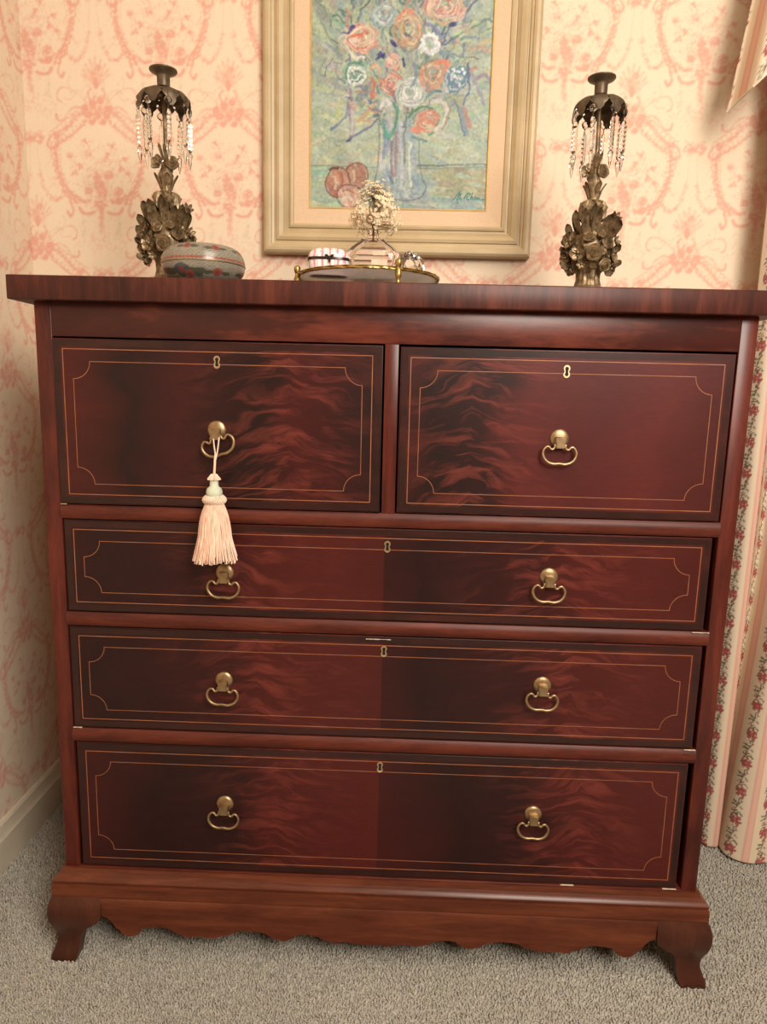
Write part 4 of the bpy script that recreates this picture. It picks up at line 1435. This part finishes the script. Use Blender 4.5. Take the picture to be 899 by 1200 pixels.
def brush(pts, w, col, alpha=0.85, jit=10, bristle=True, n=7):
    """one stroke through photograph-pixel points"""
    c0 = np.array(col, float) + pr.gauss(0, jit * 0.5)
    c0 = np.clip(c0 + np.array([pr.gauss(0, jit * 0.5) for _ in range(3)]), 0, 255)
    cl = g3(c0)
    lng = sum(math.hypot(q[0] - p[0], q[1] - p[1]) for p, q in zip(pts, pts[1:]))
    sp = spline([(a, b, 0) for a, b in pts], max(3, int(lng / max(1, len(pts) - 1) / max(0.8, w * 0.33)) + 1))
    W = max(1.3, w * PSC / CR)
    ph = pr.uniform(0, 6)
    for i, p in enumerate(sp):
        u, v = C(p.x, p.y)
        k = int(W + 2)
        iu = np.arange(max(0, int(u) - k), min(NU, int(u) + k + 1))
        iv = np.arange(max(0, int(v) - k), min(NV, int(v) + k + 1))
        if len(iu) == 0 or len(iv) == 0:
            continue
        d = np.sqrt((iu[None, :] - u) ** 2 + (iv[:, None] - v) ** 2)
        a = np.clip((W * 0.5 + 0.5 - d), 0, 1) * alpha
        if bristle:
            a = a * (0.72 + 0.28 * np.sin((iu[None, :] * 1.9 + iv[:, None] * 1.3) + ph))
        s = np.ix_(iv, iu)
        img[s] = img[s] * (1 - a[..., None]) + cl * a[..., None]
        hgtmap[s] = hgtmap[s] * (1 - 0.5 * a) + a * 0.00035


vv, uu = np.meshgrid(np.arange(NV), np.arange(NU), indexing='ij')
img[:] = g3((182, 190, 158))
# background scrubbing
for _ in range(900):
    x, y = pr.uniform(355, 585), pr.uniform(-70, 240)
    dx, dy = x - 470, y - 130
    L = math.hypot(dx, dy) + 1
    ln = pr.uniform(8, 26)
    if y < 120:
        col = pr.choice([(176, 184, 140), (190, 190, 142), (168, 176, 150), (196, 194, 150), (160, 172, 150), (150, 160, 150), (178, 172, 140), (185, 180, 160)])
        tx, ty = dx / L * ln, dy / L * ln
    else:
        col = pr.choice([(190, 194, 150), (180, 190, 150), (198, 198, 158), (172, 184, 150), (205, 200, 150)])
        a = pr.uniform(-0.6, 0.6)
        tx, ty = ln * math.cos(a), ln * math.sin(a)
    brush([(x, y), (x + tx * 0.5 + pr.gauss(0, 1.5), y + ty * 0.5 + pr.gauss(0, 1.5)), (x + tx, y + ty)], pr.uniform(3, 8), col, 0.6)
# table: green cloth on the left, tan on the right, blue-grey foot
for _ in range(260):
    x, y = pr.uniform(358, 580), pr.uniform(190, 240)
    ln = pr.uniform(8, 22)
    if x < 440:
        col = pr.choice([(172, 186, 148), (160, 180, 150), (182, 192, 150)])
    elif x > 492 and y < 222:
        col = pr.choice([(182, 168, 122), (170, 158, 116), (190, 178, 128), (176, 172, 124)])
    else:
        col = pr.choice([(160, 168, 156), (150, 162, 155), (165, 176, 150), (150, 172, 150)])
    brush([(x, y), (x + ln * 0.5, y + pr.gauss(0, 1)), (x + ln, y + pr.gauss(0, 1.5))], pr.uniform(3, 6), col, 0.7)
brush([(358, 187), (400, 188), (441, 189)], 1.5, (128, 140, 118), 0.8)
brush([(488, 187), (520, 186), (585, 184)], 2.0, (112, 128, 110), 0.8)
brush([(488, 190), (530, 189), (585, 187)], 1.5, (140, 138, 100), 0.6)
# sprays of grass and blue shadows
for p, w, c in (
        ([(392, 66), (378, 40), (366, 20)], 3, (150, 160, 130)), ([(400, 40), (408, 18), (412, -6)], 3, (140, 140, 140)), ([(384, 30), (374, 16), (360, 4)], 3, (158, 165, 125)),
        ([(415, 24), (424, 10), (430, -8)], 4, (205, 200, 140)), ([(418, 20), (426, 12), (432, 2)], 2.5, (110, 108, 108)), ([(440, 4), (447, 10), (450, 14)], 2, (96, 122, 110)),
        ([(487, 10), (494, -4), (500, -20)], 3, (110, 140, 115)), ([(478, 14), (484, 0), (490, -16)], 3, (120, 150, 120)), ([(470, 12), (474, 0), (478, -14)], 2, (100, 140, 110)),
        ([(520, 45), (534, 30), (550, 14), (560, 5)], 3.5, (120, 120, 138)), ([(540, 28), (552, 14), (562, 6)], 2, (200, 205, 175)), ([(514, 52), (524, 40), (536, 28)], 2, (96, 98, 128)),
        ([(520, 54), (540, 42), (568, 24)], 2.5, (190, 195, 150)), ([(530, 50), (552, 36), (572, 26)], 2, (130, 152, 128)), ([(532, 60), (552, 48), (574, 40)], 3, (198, 198, 140)),
        ([(560, 30), (568, 27), (574, 30)], 3, (130, 160, 145)), ([(556, 44), (566, 40), (573, 38)], 3, (135, 165, 140)), ([(528, 66), (545, 69), (560, 70)], 1.8, (120, 122, 130)),
        ([(562, 54), (568, 52), (574, 52)], 5, (205, 195, 120)), ([(548, 60), (560, 58), (572, 60)], 5, (195, 170, 135)), ([(556, 90), (566, 88), (572, 95)], 5, (168, 155, 150)),
        ([(550, 86), (558, 100), (566, 118)], 4, (180, 165, 150)), ([(532, 108), (538, 125), (545, 150)], 5, (130, 138, 150)), ([(530, 112), (536, 130), (542, 152)], 2, (112, 120, 150)),
        ([(541, 124), (545, 134), (548, 142)], 6, (205, 150, 125)), ([(548, 118), (556, 128), (566, 140)], 2, (205, 200, 170)), ([(524, 106), (532, 112), (538, 120)], 5, (190, 190, 130)),
        ([(376, 70), (370, 86), (368, 100)], 4, (160, 168, 150)), ([(392, 74), (390, 92), (386, 108)], 3, (150, 165, 150)), ([(384, 70), (380, 80), (378, 88)], 1.6, (105, 118, 112)),
        ([(395, 112), (394, 124), (392, 132)], 5, (200, 196, 110)), ([(386, 146), (396, 138), (404, 128), (408, 112)], 3.5, (130, 140, 150)), ([(385, 147), (392, 141)], 3, (112, 122, 150)),
        ([(409, 102), (406, 118), (408, 132), (410, 150), (407, 158)], 4, (150, 132, 140)), ([(411, 120), (410, 138), (409, 152)], 3, (190, 180, 178)), ([(410, 118), (413, 124)], 6, (196, 150, 138)),
        ([(404, 160), (416, 152), (430, 144), (440, 134), (447, 122)], 2.6, (122, 118, 140)), ([(404, 160), (408, 158)], 2.6, (80, 76, 110)),
        ([(418, 112), (426, 104), (434, 98)], 9, (132, 142, 152)), ([(416, 124), (426, 112), (438, 106)], 3, (200, 190, 120)), ([(418, 138), (428, 128), (442, 116)], 6, (205, 175, 120)),
        ([(416, 142), (426, 136), (434, 126)], 3, (210, 198, 140)), ([(426, 106), (436, 96), (444, 88)], 4, (206, 184, 120)), ([(432, 92), (436, 100), (432, 108)], 4, (214, 140, 105))):
    brush(p, w, c, 0.85, 12)
# glass vase
for _ in range(110):
    t = pr.random()
    y = 140 + 82 * t
    half = 19 + (0 if t < 0.45 else 13 * ((t - 0.45) / 0.55) ** 1.5)
    x = 467 + pr.uniform(-1, 1) * half
    col = pr.choice([(170, 178, 168), (158, 170, 166), (182, 186, 172), (150, 165, 165), (176, 178, 160), (196, 196, 180)])
    ln = pr.uniform(8, 18)
    brush([(x, y - ln / 2), (x + (x - 467) * 0.02, y), (x + (x - 467) * 0.1 * t, min(222, y + ln / 2))], pr.uniform(2.5, 5), col, 0.65)
for p, w, c in (([(441, 140), (442, 165), (441, 190), (436, 210), (433, 218)], 2.0, (150, 132, 120)), ([(444, 150), (445, 170), (444, 195)], 1.6, (205, 200, 180)), ([(489, 158), (490, 180), (494, 200), (498, 212), (496, 220)], 2.0, (118, 140, 135)),
                ([(433, 218), (450, 224), (475, 226), (490, 223), (497, 216)], 2.0, (120, 120, 120)), ([(449, 150), (449, 165), (448, 178)], 4, (135, 145, 165)), ([(457, 160), (456, 180), (458, 198)], 3, (150, 125, 122)), ([(462, 150), (462, 175), (461, 198)], 4, (168, 140, 135)),
                ([(454, 170), (455, 190)], 2, (205, 205, 190)), ([(468, 140), (468, 170), (470, 200)], 4, (196, 200, 186)), ([(478, 160), (478, 185), (480, 210)], 3, (222, 220, 196)), ([(474, 120), (473, 145), (473, 185)], 2, (132, 128, 116)),
                ([(450, 205), (460, 212), (470, 216)], 5, (150, 160, 165)), ([(455, 200), (458, 206)], 4, (110, 130, 140)), ([(438, 212), (446, 205), (450, 198)], 4, (160, 168, 170)), ([(484, 205), (490, 214), (480, 221)], 4, (140, 160, 155))):
    brush(p, w, c, 0.85, 8)


def blossom(cx, cy, r, pal, dark, light, n=46, squash=0.9):
    for _ in range(n):
        rr = r * math.sqrt(pr.random())
        a = pr.uniform(0, 2 * PI)
        e = pr.uniform(0.5, 1.2)
        pts = [(cx + rr * math.cos(a + q * e), cy + rr * squash * math.sin(a + q * e)) for q in (0, 0.5, 1.0)]
        brush(pts, pr.uniform(1.8, 3.6), pr.choice(pal), 0.8, 10)
    for _ in range(int(n * 0.35)):
        rr = r * pr.uniform(0.15, 0.95)
        a = pr.uniform(0, 2 * PI)
        pts = [(cx + rr * math.cos(a + q), cy + rr * squash * math.sin(a + q)) for q in (0, 0.45, 0.9)]
        brush(pts, pr.uniform(1.0, 1.9), pr.choice([dark, light, light]), 0.85, 8)


for _ in range(420):
    a, rr = pr.uniform(0, 2 * PI), math.sqrt(pr.random())
    x, y = 470 + 80 * rr * math.cos(a), 62 + 88 * rr * math.sin(a)
    ln = pr.uniform(5, 13)
    b = math.atan2(y - 150, x - 468) + pr.gauss(0, 0.5)
    col = pr.choice([(128, 142, 150), (120, 146, 122), (190, 176, 136), (102, 108, 142), (196, 140, 112), (150, 168, 160), (206, 204, 178), (142, 126, 140), (160, 176, 130), (88, 126, 108)])
    brush([(x, y), (x + ln * 0.5 * math.cos(b) + pr.gauss(0, 1), y + ln * 0.5 * math.sin(b) + pr.gauss(0, 1)), (x + ln * math.cos(b), y + ln * math.sin(b))], pr.uniform(1.4, 3.6), col, 0.7)
PEACH = [(226, 160, 125), (232, 180, 145), (214, 140, 108), (236, 196, 160), (222, 170, 140)]
blossom(447, 24, 15, [(170, 180, 160), (160, 172, 158), (186, 190, 170), (150, 168, 158)], (110, 140, 125), (215, 215, 195), 44)
blossom(519, 14, 25, [(224, 160, 128), (232, 182, 148), (206, 150, 120), (200, 170, 125), (215, 180, 150)], (214, 120, 92), (236, 205, 175), 90, 0.85)
blossom(475, 38, 17, [(206, 165, 115), (222, 160, 118), (196, 160, 118), (214, 180, 130)], (150, 130, 100), (228, 200, 150), 60, 1.25)
for p, w, c in (([(460, 44), (466, 58), (478, 62), (488, 50), (492, 32), (488, 20)], 2, (160, 130, 90)), ([(473, 44), (478, 46)], 4, (110, 112, 120)), ([(462, 28), (470, 20), (480, 22)], 4, (228, 140, 100))):
    brush(p, w, c, 0.85)
blossom(420, 48, 18, PEACH, (214, 110, 78), (244, 218, 182), 74)
brush([(410, 46), (415, 45), (420, 46)], 5, (224, 98, 66), 0.9)
brush([(402, 52), (404, 62), (412, 68), (424, 68)], 2.5, (244, 222, 180), 0.9)
brush([(425, 34), (429, 40), (426, 50)], 2.5, (232, 210, 160), 0.9)
brush([(394, 58), (391, 52), (396, 46), (402, 44)], 3, (222, 196, 170), 0.9)
brush([(392, 54), (398, 64)], 3, (214, 172, 145), 0.8)
for p in ([(386, 26), (392, 24), (398, 30)], [(386, 28), (393, 34), (400, 34)]):
    brush(p, 4, (150, 175, 145), 0.85)
brush([(386, 25), (394, 26), (400, 33)], 1.8, (70, 130, 100), 0.9)
brush([(382, 30), (384, 36)], 2, (110, 118, 110), 0.8)
for p in ([(404, 41), (408, 36), (411, 35)], [(440, 66), (446, 69)], [(456, 52), (460, 56)], [(492, 114), (494, 111)], [(524, 37), (530, 36)], [(440, 70), (446, 66)], [(458, 55), (461, 57)], [(470, 70), (472, 76)]):
    brush(p, 4.0, (72, 70, 122), 0.95, 6)
blossom(412, 86, 14, [(110, 150, 120), (130, 160, 130), (170, 180, 150)], (80, 135, 105), (238, 234, 214), 36)
for k in range(9):
    a = k * 0.7
    brush([(413 + 9 * math.cos(a), 88 + 8 * math.sin(a)), (413 + 10 * math.cos(a + 0.35), 88 + 9 * math.sin(a + 0.35))], 3.6, (238, 234, 212), 0.95, 6)
brush([(401, 92), (403, 82), (410, 74), (420, 73)], 2.5, (88, 140, 108), 0.9)
brush([(411, 86), (414, 90)], 4, (120, 140, 120), 0.9)
blossom(458, 74, 9, PEACH, (206, 120, 90), (236, 200, 160), 24)
blossom(455, 96, 12, [(200, 125, 98), (214, 140, 108), (186, 112, 90)], (150, 85, 72), (238, 190, 155), 48, 1.1)
brush([(450, 92), (454, 88), (459, 92), (456, 97)], 2, (236, 180, 150), 0.9)
for p, w, c in (([(437, 96), (434, 104), (437, 112)], 4, (226, 140, 100)), ([(441, 84), (448, 88), (454, 84)], 4, (165, 182, 150)), ([(440, 100), (442, 108)], 4, (100, 150, 120)), ([(432, 80), (438, 76), (442, 84)], 3, (222, 170, 120))):
    brush(p, w, c, 0.85)
blossom(478, 106, 17, [(200, 200, 176), (190, 190, 170), (212, 210, 186), (180, 184, 165)], (150, 160, 140), (238, 232, 208), 66)
blossom(505, 84, 14, [(206, 150, 112), (190, 160, 120), (160, 160, 130), (216, 166, 126)], (140, 118, 95), (226, 190, 150), 50, 1.1)
brush([(506, 74), (514, 70), (521, 75), (520, 82)], 5, (232, 132, 86), 0.95)
brush([(492, 82), (490, 92), (494, 98)], 4, (226, 150, 110), 0.9)
brush([(500, 102), (510, 100), (516, 94)], 4, (214, 156, 112), 0.85)
brush([(482, 78), (484, 90), (480, 100)], 4, (130, 145, 140), 0.8)
for k in range(13):
    a = k * 0.55
    brush([(500 + 7 * math.cos(a), 54 + 8 * math.sin(a)), (500 + 10 * math.cos(a + 0.2), 54 + 10 * math.sin(a + 0.2))], 4.2, (240, 236, 222), 0.95, 5)
brush([(501, 52), (505, 56)], 3.5, (175, 185, 165), 0.9)
brush([(513, 54), (522, 53), (529, 49)], 2.2, (96, 100, 136), 0.9)
brush([(496, 34), (506, 40), (514, 44)], 4, (120, 126, 150), 0.8)
brush([(512, 62), (522, 64), (528, 70)], 5, (140, 158, 162), 0.75)
blossom(534, 92, 15, [(100, 140, 140), (88, 132, 128), (118, 150, 155), (120, 135, 160)], (60, 120, 112), (205, 210, 200), 62)
brush([(545, 78), (549, 92), (546, 112), (542, 120)], 3, (108, 112, 140), 0.85)
for x, y in ((522, 84), (528, 82), (533, 83), (538, 81), (541, 85), (535, 98), (530, 90), (521, 103), (534, 92)):
    brush([(x, y), (x + 1.5, y + 1)], 3, (222, 222, 214), 0.95, 5)
brush([(524, 104), (521, 100)], 4, (206, 190, 180), 0.9)
blossom(498, 137, 14, [(216, 155, 120), (206, 170, 130), (222, 136, 100), (190, 175, 140)], (216, 100, 70), (232, 200, 160), 54, 0.9)
for p, w, c in (([(476, 134), (482, 126), (492, 122), (504, 124)], 3, (92, 140, 108)), ([(500, 152), (508, 148), (512, 138)], 3, (110, 152, 120)), ([(482, 154), (490, 158), (498, 160)], 3, (110, 150, 125)),
                ([(482, 146), (490, 149)], 6, (226, 120, 82)), ([(492, 138), (498, 136), (506, 141)], 4, (226, 130, 95)), ([(503, 118), (512, 113), (520, 119), (521, 130), (516, 142), (508, 148)], 4, (232, 224, 202)),
                ([(507, 122), (514, 122), (514, 134)], 5, (185, 192, 145)), ([(523, 118), (525, 132), (518, 146)], 2, (190, 150, 120)), ([(496, 112), (506, 104), (514, 104)], 3, (96, 128, 130))):
    brush(p, w, c, 0.9)
for p, w, c in (([(449, 130), (446, 140), (450, 152), (454, 157)], 4, (110, 165, 130)), ([(460, 118), (464, 130), (461, 146), (455, 157)], 3.5, (84, 148, 112)), ([(454, 122), (455, 134), (453, 144)], 5, (190, 180, 158)), ([(450, 150), (455, 156), (459, 148)], 4, (96, 165, 130)),
                ([(445, 122), (450, 116), (456, 120)], 4, (226, 215, 190)), ([(442, 128), (446, 134)], 3, (200, 180, 150))):
    brush(p, w, c, 0.9)
# fruit on the table
for cx, cy, rx, ry, cols in ((416, 198, 14, 14, [(190, 128, 92), (176, 112, 82), (196, 146, 108)]), (394, 206, 14.5, 17, [(196, 128, 92), (206, 140, 102), (180, 108, 78)]), (408, 221, 15, 13, [(214, 160, 124), (204, 140, 106), (226, 186, 150)])):
    for _ in range(60):
        rr = math.sqrt(pr.random()) * 0.86
        a = pr.uniform(0, 2 * PI)
        x, y = cx + rx * rr * math.cos(a), cy + ry * rr * math.sin(a)
        brush([(x - 2, y - 3), (x, y), (x + 1, y + 3)], 4, pr.choice(cols), 0.7, 8)
    brush([(cx + rx * math.cos(q * 0.42), cy + ry * math.sin(q * 0.42)) for q in range(16)], 1.8, (138, 78, 56), 0.85, 6)
    brush([(cx - rx * 0.3, cy - ry * 0.4), (cx - rx * 0.2, cy), (cx - rx * 0.25, cy + ry * 0.4)], 3, (226, 190, 150), 0.7)
brush([(384, 191), (390, 190), (394, 190)], 2.5, (110, 62, 44), 0.9)
brush([(398, 196), (400, 204), (398, 210)], 2, (150, 84, 60), 0.8)
brush([(400, 216), (406, 214), (412, 217)], 2, (176, 96, 70), 0.8)
brush([(400, 226), (404, 222), (410, 224)], 4, (232, 206, 172), 0.8)
# loosen the handling: drag the wet paint about a little
def smooth_noise(step):
    g = rng.normal(0, 1, (NV // step + 3, NU // step + 3))
    r, c = np.arange(NV) / step, np.arange(NU) / step
    r0, c0 = r.astype(int), c.astype(int)
    tr_, tc_ = (r - r0)[:, None], (c - c0)[None, :]
    tr_, tc_ = tr_ * tr_ * (3 - 2 * tr_), tc_ * tc_ * (3 - 2 * tc_)
    G = lambda a, b: g[np.ix_(a, b)]
    return (G(r0, c0) * (1 - tr_) + G(r0 + 1, c0) * tr_) * (1 - tc_) + (G(r0, c0 + 1) * (1 - tr_) + G(r0 + 1, c0 + 1) * tr_) * tc_


wamp = np.clip((vv / NV - 0.12) / 0.3, 0.12, 1.0)
w1, w2 = (smooth_noise(14) * 1.7 + smooth_noise(5) * 0.6) * wamp, (smooth_noise(14) * 1.7 + smooth_noise(5) * 0.6) * wamp
ri = np.clip(vv + w1, 0, NV - 1).astype(int)
ci = np.clip(uu + w2, 0, NU - 1).astype(int)
img = img[ri, ci]
blur = (img + np.roll(img, 1, 0) + np.roll(img, -1, 0) + np.roll(img, 1, 1) + np.roll(img, -1, 1)) / 5
img = 0.7 * img + 0.3 * blur
img *= (1 + 0.10 * smooth_noise(3))[..., None] * (1 + 0.06 * smooth_noise(24))[..., None]
img = np.clip(img * 0.90 + 0.10 * np.array(lin((196, 208, 196))), 0, 0.95) * np.array((0.72, 0.82, 0.98))
img = np.clip((img - img.mean((0, 1))) * 1.18 + img.mean((0, 1)), 0.01, 0.95)
lum = img.mean(2, keepdims=True)
img = lum + (img - lum) * 0.86
# signature
for p in ([(531, 224), (535, 219), (538.5, 215)], [(538.5, 215), (536, 222), (535, 225)], [(535, 224), (538, 219), (540, 217)], [(540, 217), (538, 223), (540, 223)], [(536, 227), (535.5, 228)],
          [(543, 223), (545.5, 219), (548, 216.5)], [(545, 219), (549, 217), (550.5, 218), (546.5, 221)], [(546.5, 221), (547, 224), (549, 224)], [(551, 224), (552, 219), (553, 216.5)], [(551, 222), (553, 221), (553, 224)],
          [(555, 224), (556, 221)], [(556, 221), (558, 222), (557, 224)], [(559, 224), (560, 222), (562, 224)], [(564, 224), (566, 224)]):
    brush(p, 1.1, (34, 120, 108), 0.95, 3, False)
    brush(p, 0.8, (30, 110, 100), 0.95, 3, False)
us, vs = np.linspace(-CXW / 2, CXW / 2, NU), np.linspace(0, CZH, NV)
U, V_ = np.meshgrid(us, vs, indexing='ij')
P3 = np.stack([U.ravel(), -(0.0085 + hgtmap.T.ravel()), 0.0985 + V_.ravel()], -1)
me = np_mesh('canvas', P3, grid_quads(NU, NV))
set_col(me, img.transpose(1, 0, 2).reshape(-1, 3))
cv = from_mesh('canvas', me, M['canvas'], pf, smooth=True, sharp=0)

# ------------------------------------------------------------------ curtain fabric
PER = 0.060


def cloth_rgb(s, z):
    """cream cotton, stripe pairs of pink lines and rose vines; s across, z up"""
    c = np.ones((len(s), 3)) * np.array((0.74, 0.61, 0.45))
    q = (s % PER)
    dp = np.abs(q - PER * 0.5)
    dp2 = np.abs(dp)
    c[dp2 < 0.0062] = (0.70, 0.36, 0.27)
    c[dp2 < 0.0042] = (0.74, 0.46, 0.36)
    c[(dp2 > 0.0078) & (dp2 < 0.0092)] = (0.72, 0.47, 0.37)
    # vine: offset from stripe centre
    v = np.minimum(q, PER - q) * np.where(q < PER / 2, 1, -1)
    k = np.floor((s + PER / 2) / PER)
    zz = z + k * 0.017
    cell = np.floor(zz / 0.066)
    zt = zz - cell * 0.066
    stemx = 0.004 * np.sin(zz * 2 * PI / 0.066)
    c[np.abs(v - stemx) < 0.0007] = (0.26, 0.22, 0.14)
    lr = random.Random(77)
    for i in range(34):
        lx, lz = lr.uniform(-0.0095, 0.0095), lr.uniform(0, 0.066)
        a, L = lr.uniform(0, PI), lr.uniform(0.0022, 0.0042)
        dx, dz = v - lx, (zt - lz + 0.033) % 0.066 - 0.033
        e = ((dx * math.cos(a) + dz * math.sin(a)) / L) ** 2 + ((-dx * math.sin(a) + dz * math.cos(a)) / (L * 0.42)) ** 2
        c[e < 1] = (0.13, 0.125, 0.08) if i % 3 else (0.24, 0.22, 0.15)
    for fx, fz, r in ((0.0, 0.033, 0.0062), (0.0065, 0.039, 0.0042), (-0.0062, 0.036, 0.0044), (0.005, 0.026, 0.0038), (-0.0045, 0.025, 0.0035), (0.009, 0.031, 0.003), (0.001, 0.043, 0.003), (-0.003, 0.052, 0.0022), (0.005, 0.012, 0.0022)):
        d = (v - fx) ** 2 + (zt - fz) ** 2
        c[d < r * r] = (0.38, 0.095, 0.085)
        c[d < (r * 0.4) ** 2] = (0.52, 0.20, 0.17)
        ring = np.abs(np.sqrt(d) - r * 0.75) < 0.0005
        c[ring] = (0.36, 0.09, 0.08)
    return c


def poly_interp(pts, s):
    sp = np.array([(p.x, p.y, p.z) for p in spline(pts, 10)])
    return np.interp(s, sp[:, 0], sp[:, 1]), np.interp(s, sp[:, 0], sp[:, 2])


top_p = [(0.0, 0.742, 0.405), (0.03, 0.756, 0.374), (0.05, 0.776, 0.370), (0.062, 0.783, 0.382), (0.085, 0.797, 0.405), (0.12, 0.818, 0.440), (0.15, 0.836, 0.455), (0.18, 0.846, 0.415), (0.21, 0.856, 0.375), (0.25, 0.876, 0.37), (0.29, 0.900, 0.42), (0.33, 0.915, 0.45), (0.37, 0.94, 0.41), (0.41, 0.965, 0.37), (0.45, 0.995, 0.38), (0.50, 1.02, 0.43), (0.56, 1.06, 0.40), (0.62, 1.10, 0.37), (0.68, 1.14, 0.42)]
bot_p = [(0.0, 0.736, 0.398), (0.03, 0.750, 0.374), (0.05, 0.773, 0.371), (0.062, 0.780, 0.384), (0.09, 0.788, 0.415), (0.125, 0.796, 0.450), (0.155, 0.786, 0.420), (0.185, 0.777, 0.362), (0.205, 0.786, 0.333), (0.24, 0.822, 0.315), (0.29, 0.875, 0.325), (0.33, 0.905, 0.36), (0.37, 0.93, 0.40), (0.41, 0.95, 0.35), (0.45, 0.99, 0.325), (0.50, 1.03, 0.36), (0.56, 1.06, 0.40), (0.62, 1.10, 0.35), (0.68, 1.15, 0.36)]
ss = np.arange(0, 0.6801, 0.0022)
zs = np.concatenate([np.arange(0.010, 1.36, 0.0026), np.arange(1.36, 2.2, 0.008)])
xt, yt = poly_interp(top_p, ss)
xb, yb = poly_interp(bot_p, ss)
Sg, Zg = np.meshgrid(ss, zs, indexing='ij')
w = np.clip(1 - Zg / 0.75, 0, 1) ** 1.3
Xg = xt[:, None] * (1 - w) + xb[:, None] * w
Yg = yt[:, None] * (1 - w) + yb[:, None] * w
me = np_mesh('curtain', np.stack([Xg.ravel(), Yg.ravel(), Zg.ravel()], -1), grid_quads(len(ss), len(zs)))
set_col(me, cloth_rgb(Sg.ravel() + 0.040, Zg.ravel()))
cur = thing('curtain', 'floor-length striped rose-vine curtain hanging at the right side of the chest', 'curtain', (0, 0, 0))
cu = from_mesh('curtain_panel', me, M['cloth'], cur, smooth=True, sharp=0)
sol = cu.modifiers.new('cloth_thickness', 'SOLIDIFY')
sol.thickness = 0.0012
bm = bmesh.new()
bm_tube(bm, [(0.69, 0.41, 2.215), (2.2, 0.41, 2.215)], 0.013, 14)
bm_ball(bm, (0.68, 0.41, 2.215), 0.024, 14)
from_bm('curtain_rod', bm, M['brass'], cur)

# swag tail (jabot) of the valance, pointed at the bottom
us = np.arange(0, 0.4501, 0.0024)
TIPX, TIPZ = 0.6506, 1.5945
NVJ = 240
Ug, Tg = np.meshgrid(us, np.linspace(0, 1, NVJ), indexing='ij')
zb = TIPZ + Ug * 1.15
zz = zb + (2.235 - zb) * Tg
fold = np.clip(Ug / 0.045, 0, 1)
Yj = 0.385 - 0.075 * fold * fold * (3 - 2 * fold) + 0.012 * np.sin((Ug - 0.06) * 2 * PI / 0.12) * np.clip(Ug / 0.06 - 1, 0, 1)
Xj = TIPX + Ug + (zz - TIPZ) * 0.138 + 0.407 * (Yj - 0.42)
zz = zz + 0.363 * (Yj - 0.42) * (1 - Tg)
me = np_mesh('valance_tail', np.stack([Xj.ravel(), Yj.ravel(), zz.ravel()], -1), grid_quads(len(us), NVJ))
set_col(me, cloth_rgb(Ug.ravel() + 0.0085, zz.ravel() + 0.008))
jb = thing('valance_tail', 'pointed striped rose-vine valance tail hanging high on the wall above the curtain', 'valance', (0, 0, 0))
ju = from_mesh('tail_panel', me, M['cloth'], jb, smooth=True, sharp=0)
sol = ju.modifiers.new('cloth_thickness', 'SOLIDIFY')
sol.thickness = 0.0015
# ivory hem piping along the slanted lower edge
hem = []
for k in range(0, len(us), 4):
    hem.append((Xj[k, 0], Yj[k, 0] + 0.001, zz[k, 0] - 0.0006))
bm = bmesh.new()
bm_tube(bm, hem, 0.0022, 8)
from_bm('hem_piping', bm, M['lining'], jb)
box('valance_board', 0.66, 2.2, 0.270, 0.499, 2.245, 2.263, M['white_trim'], jb, 0.001)
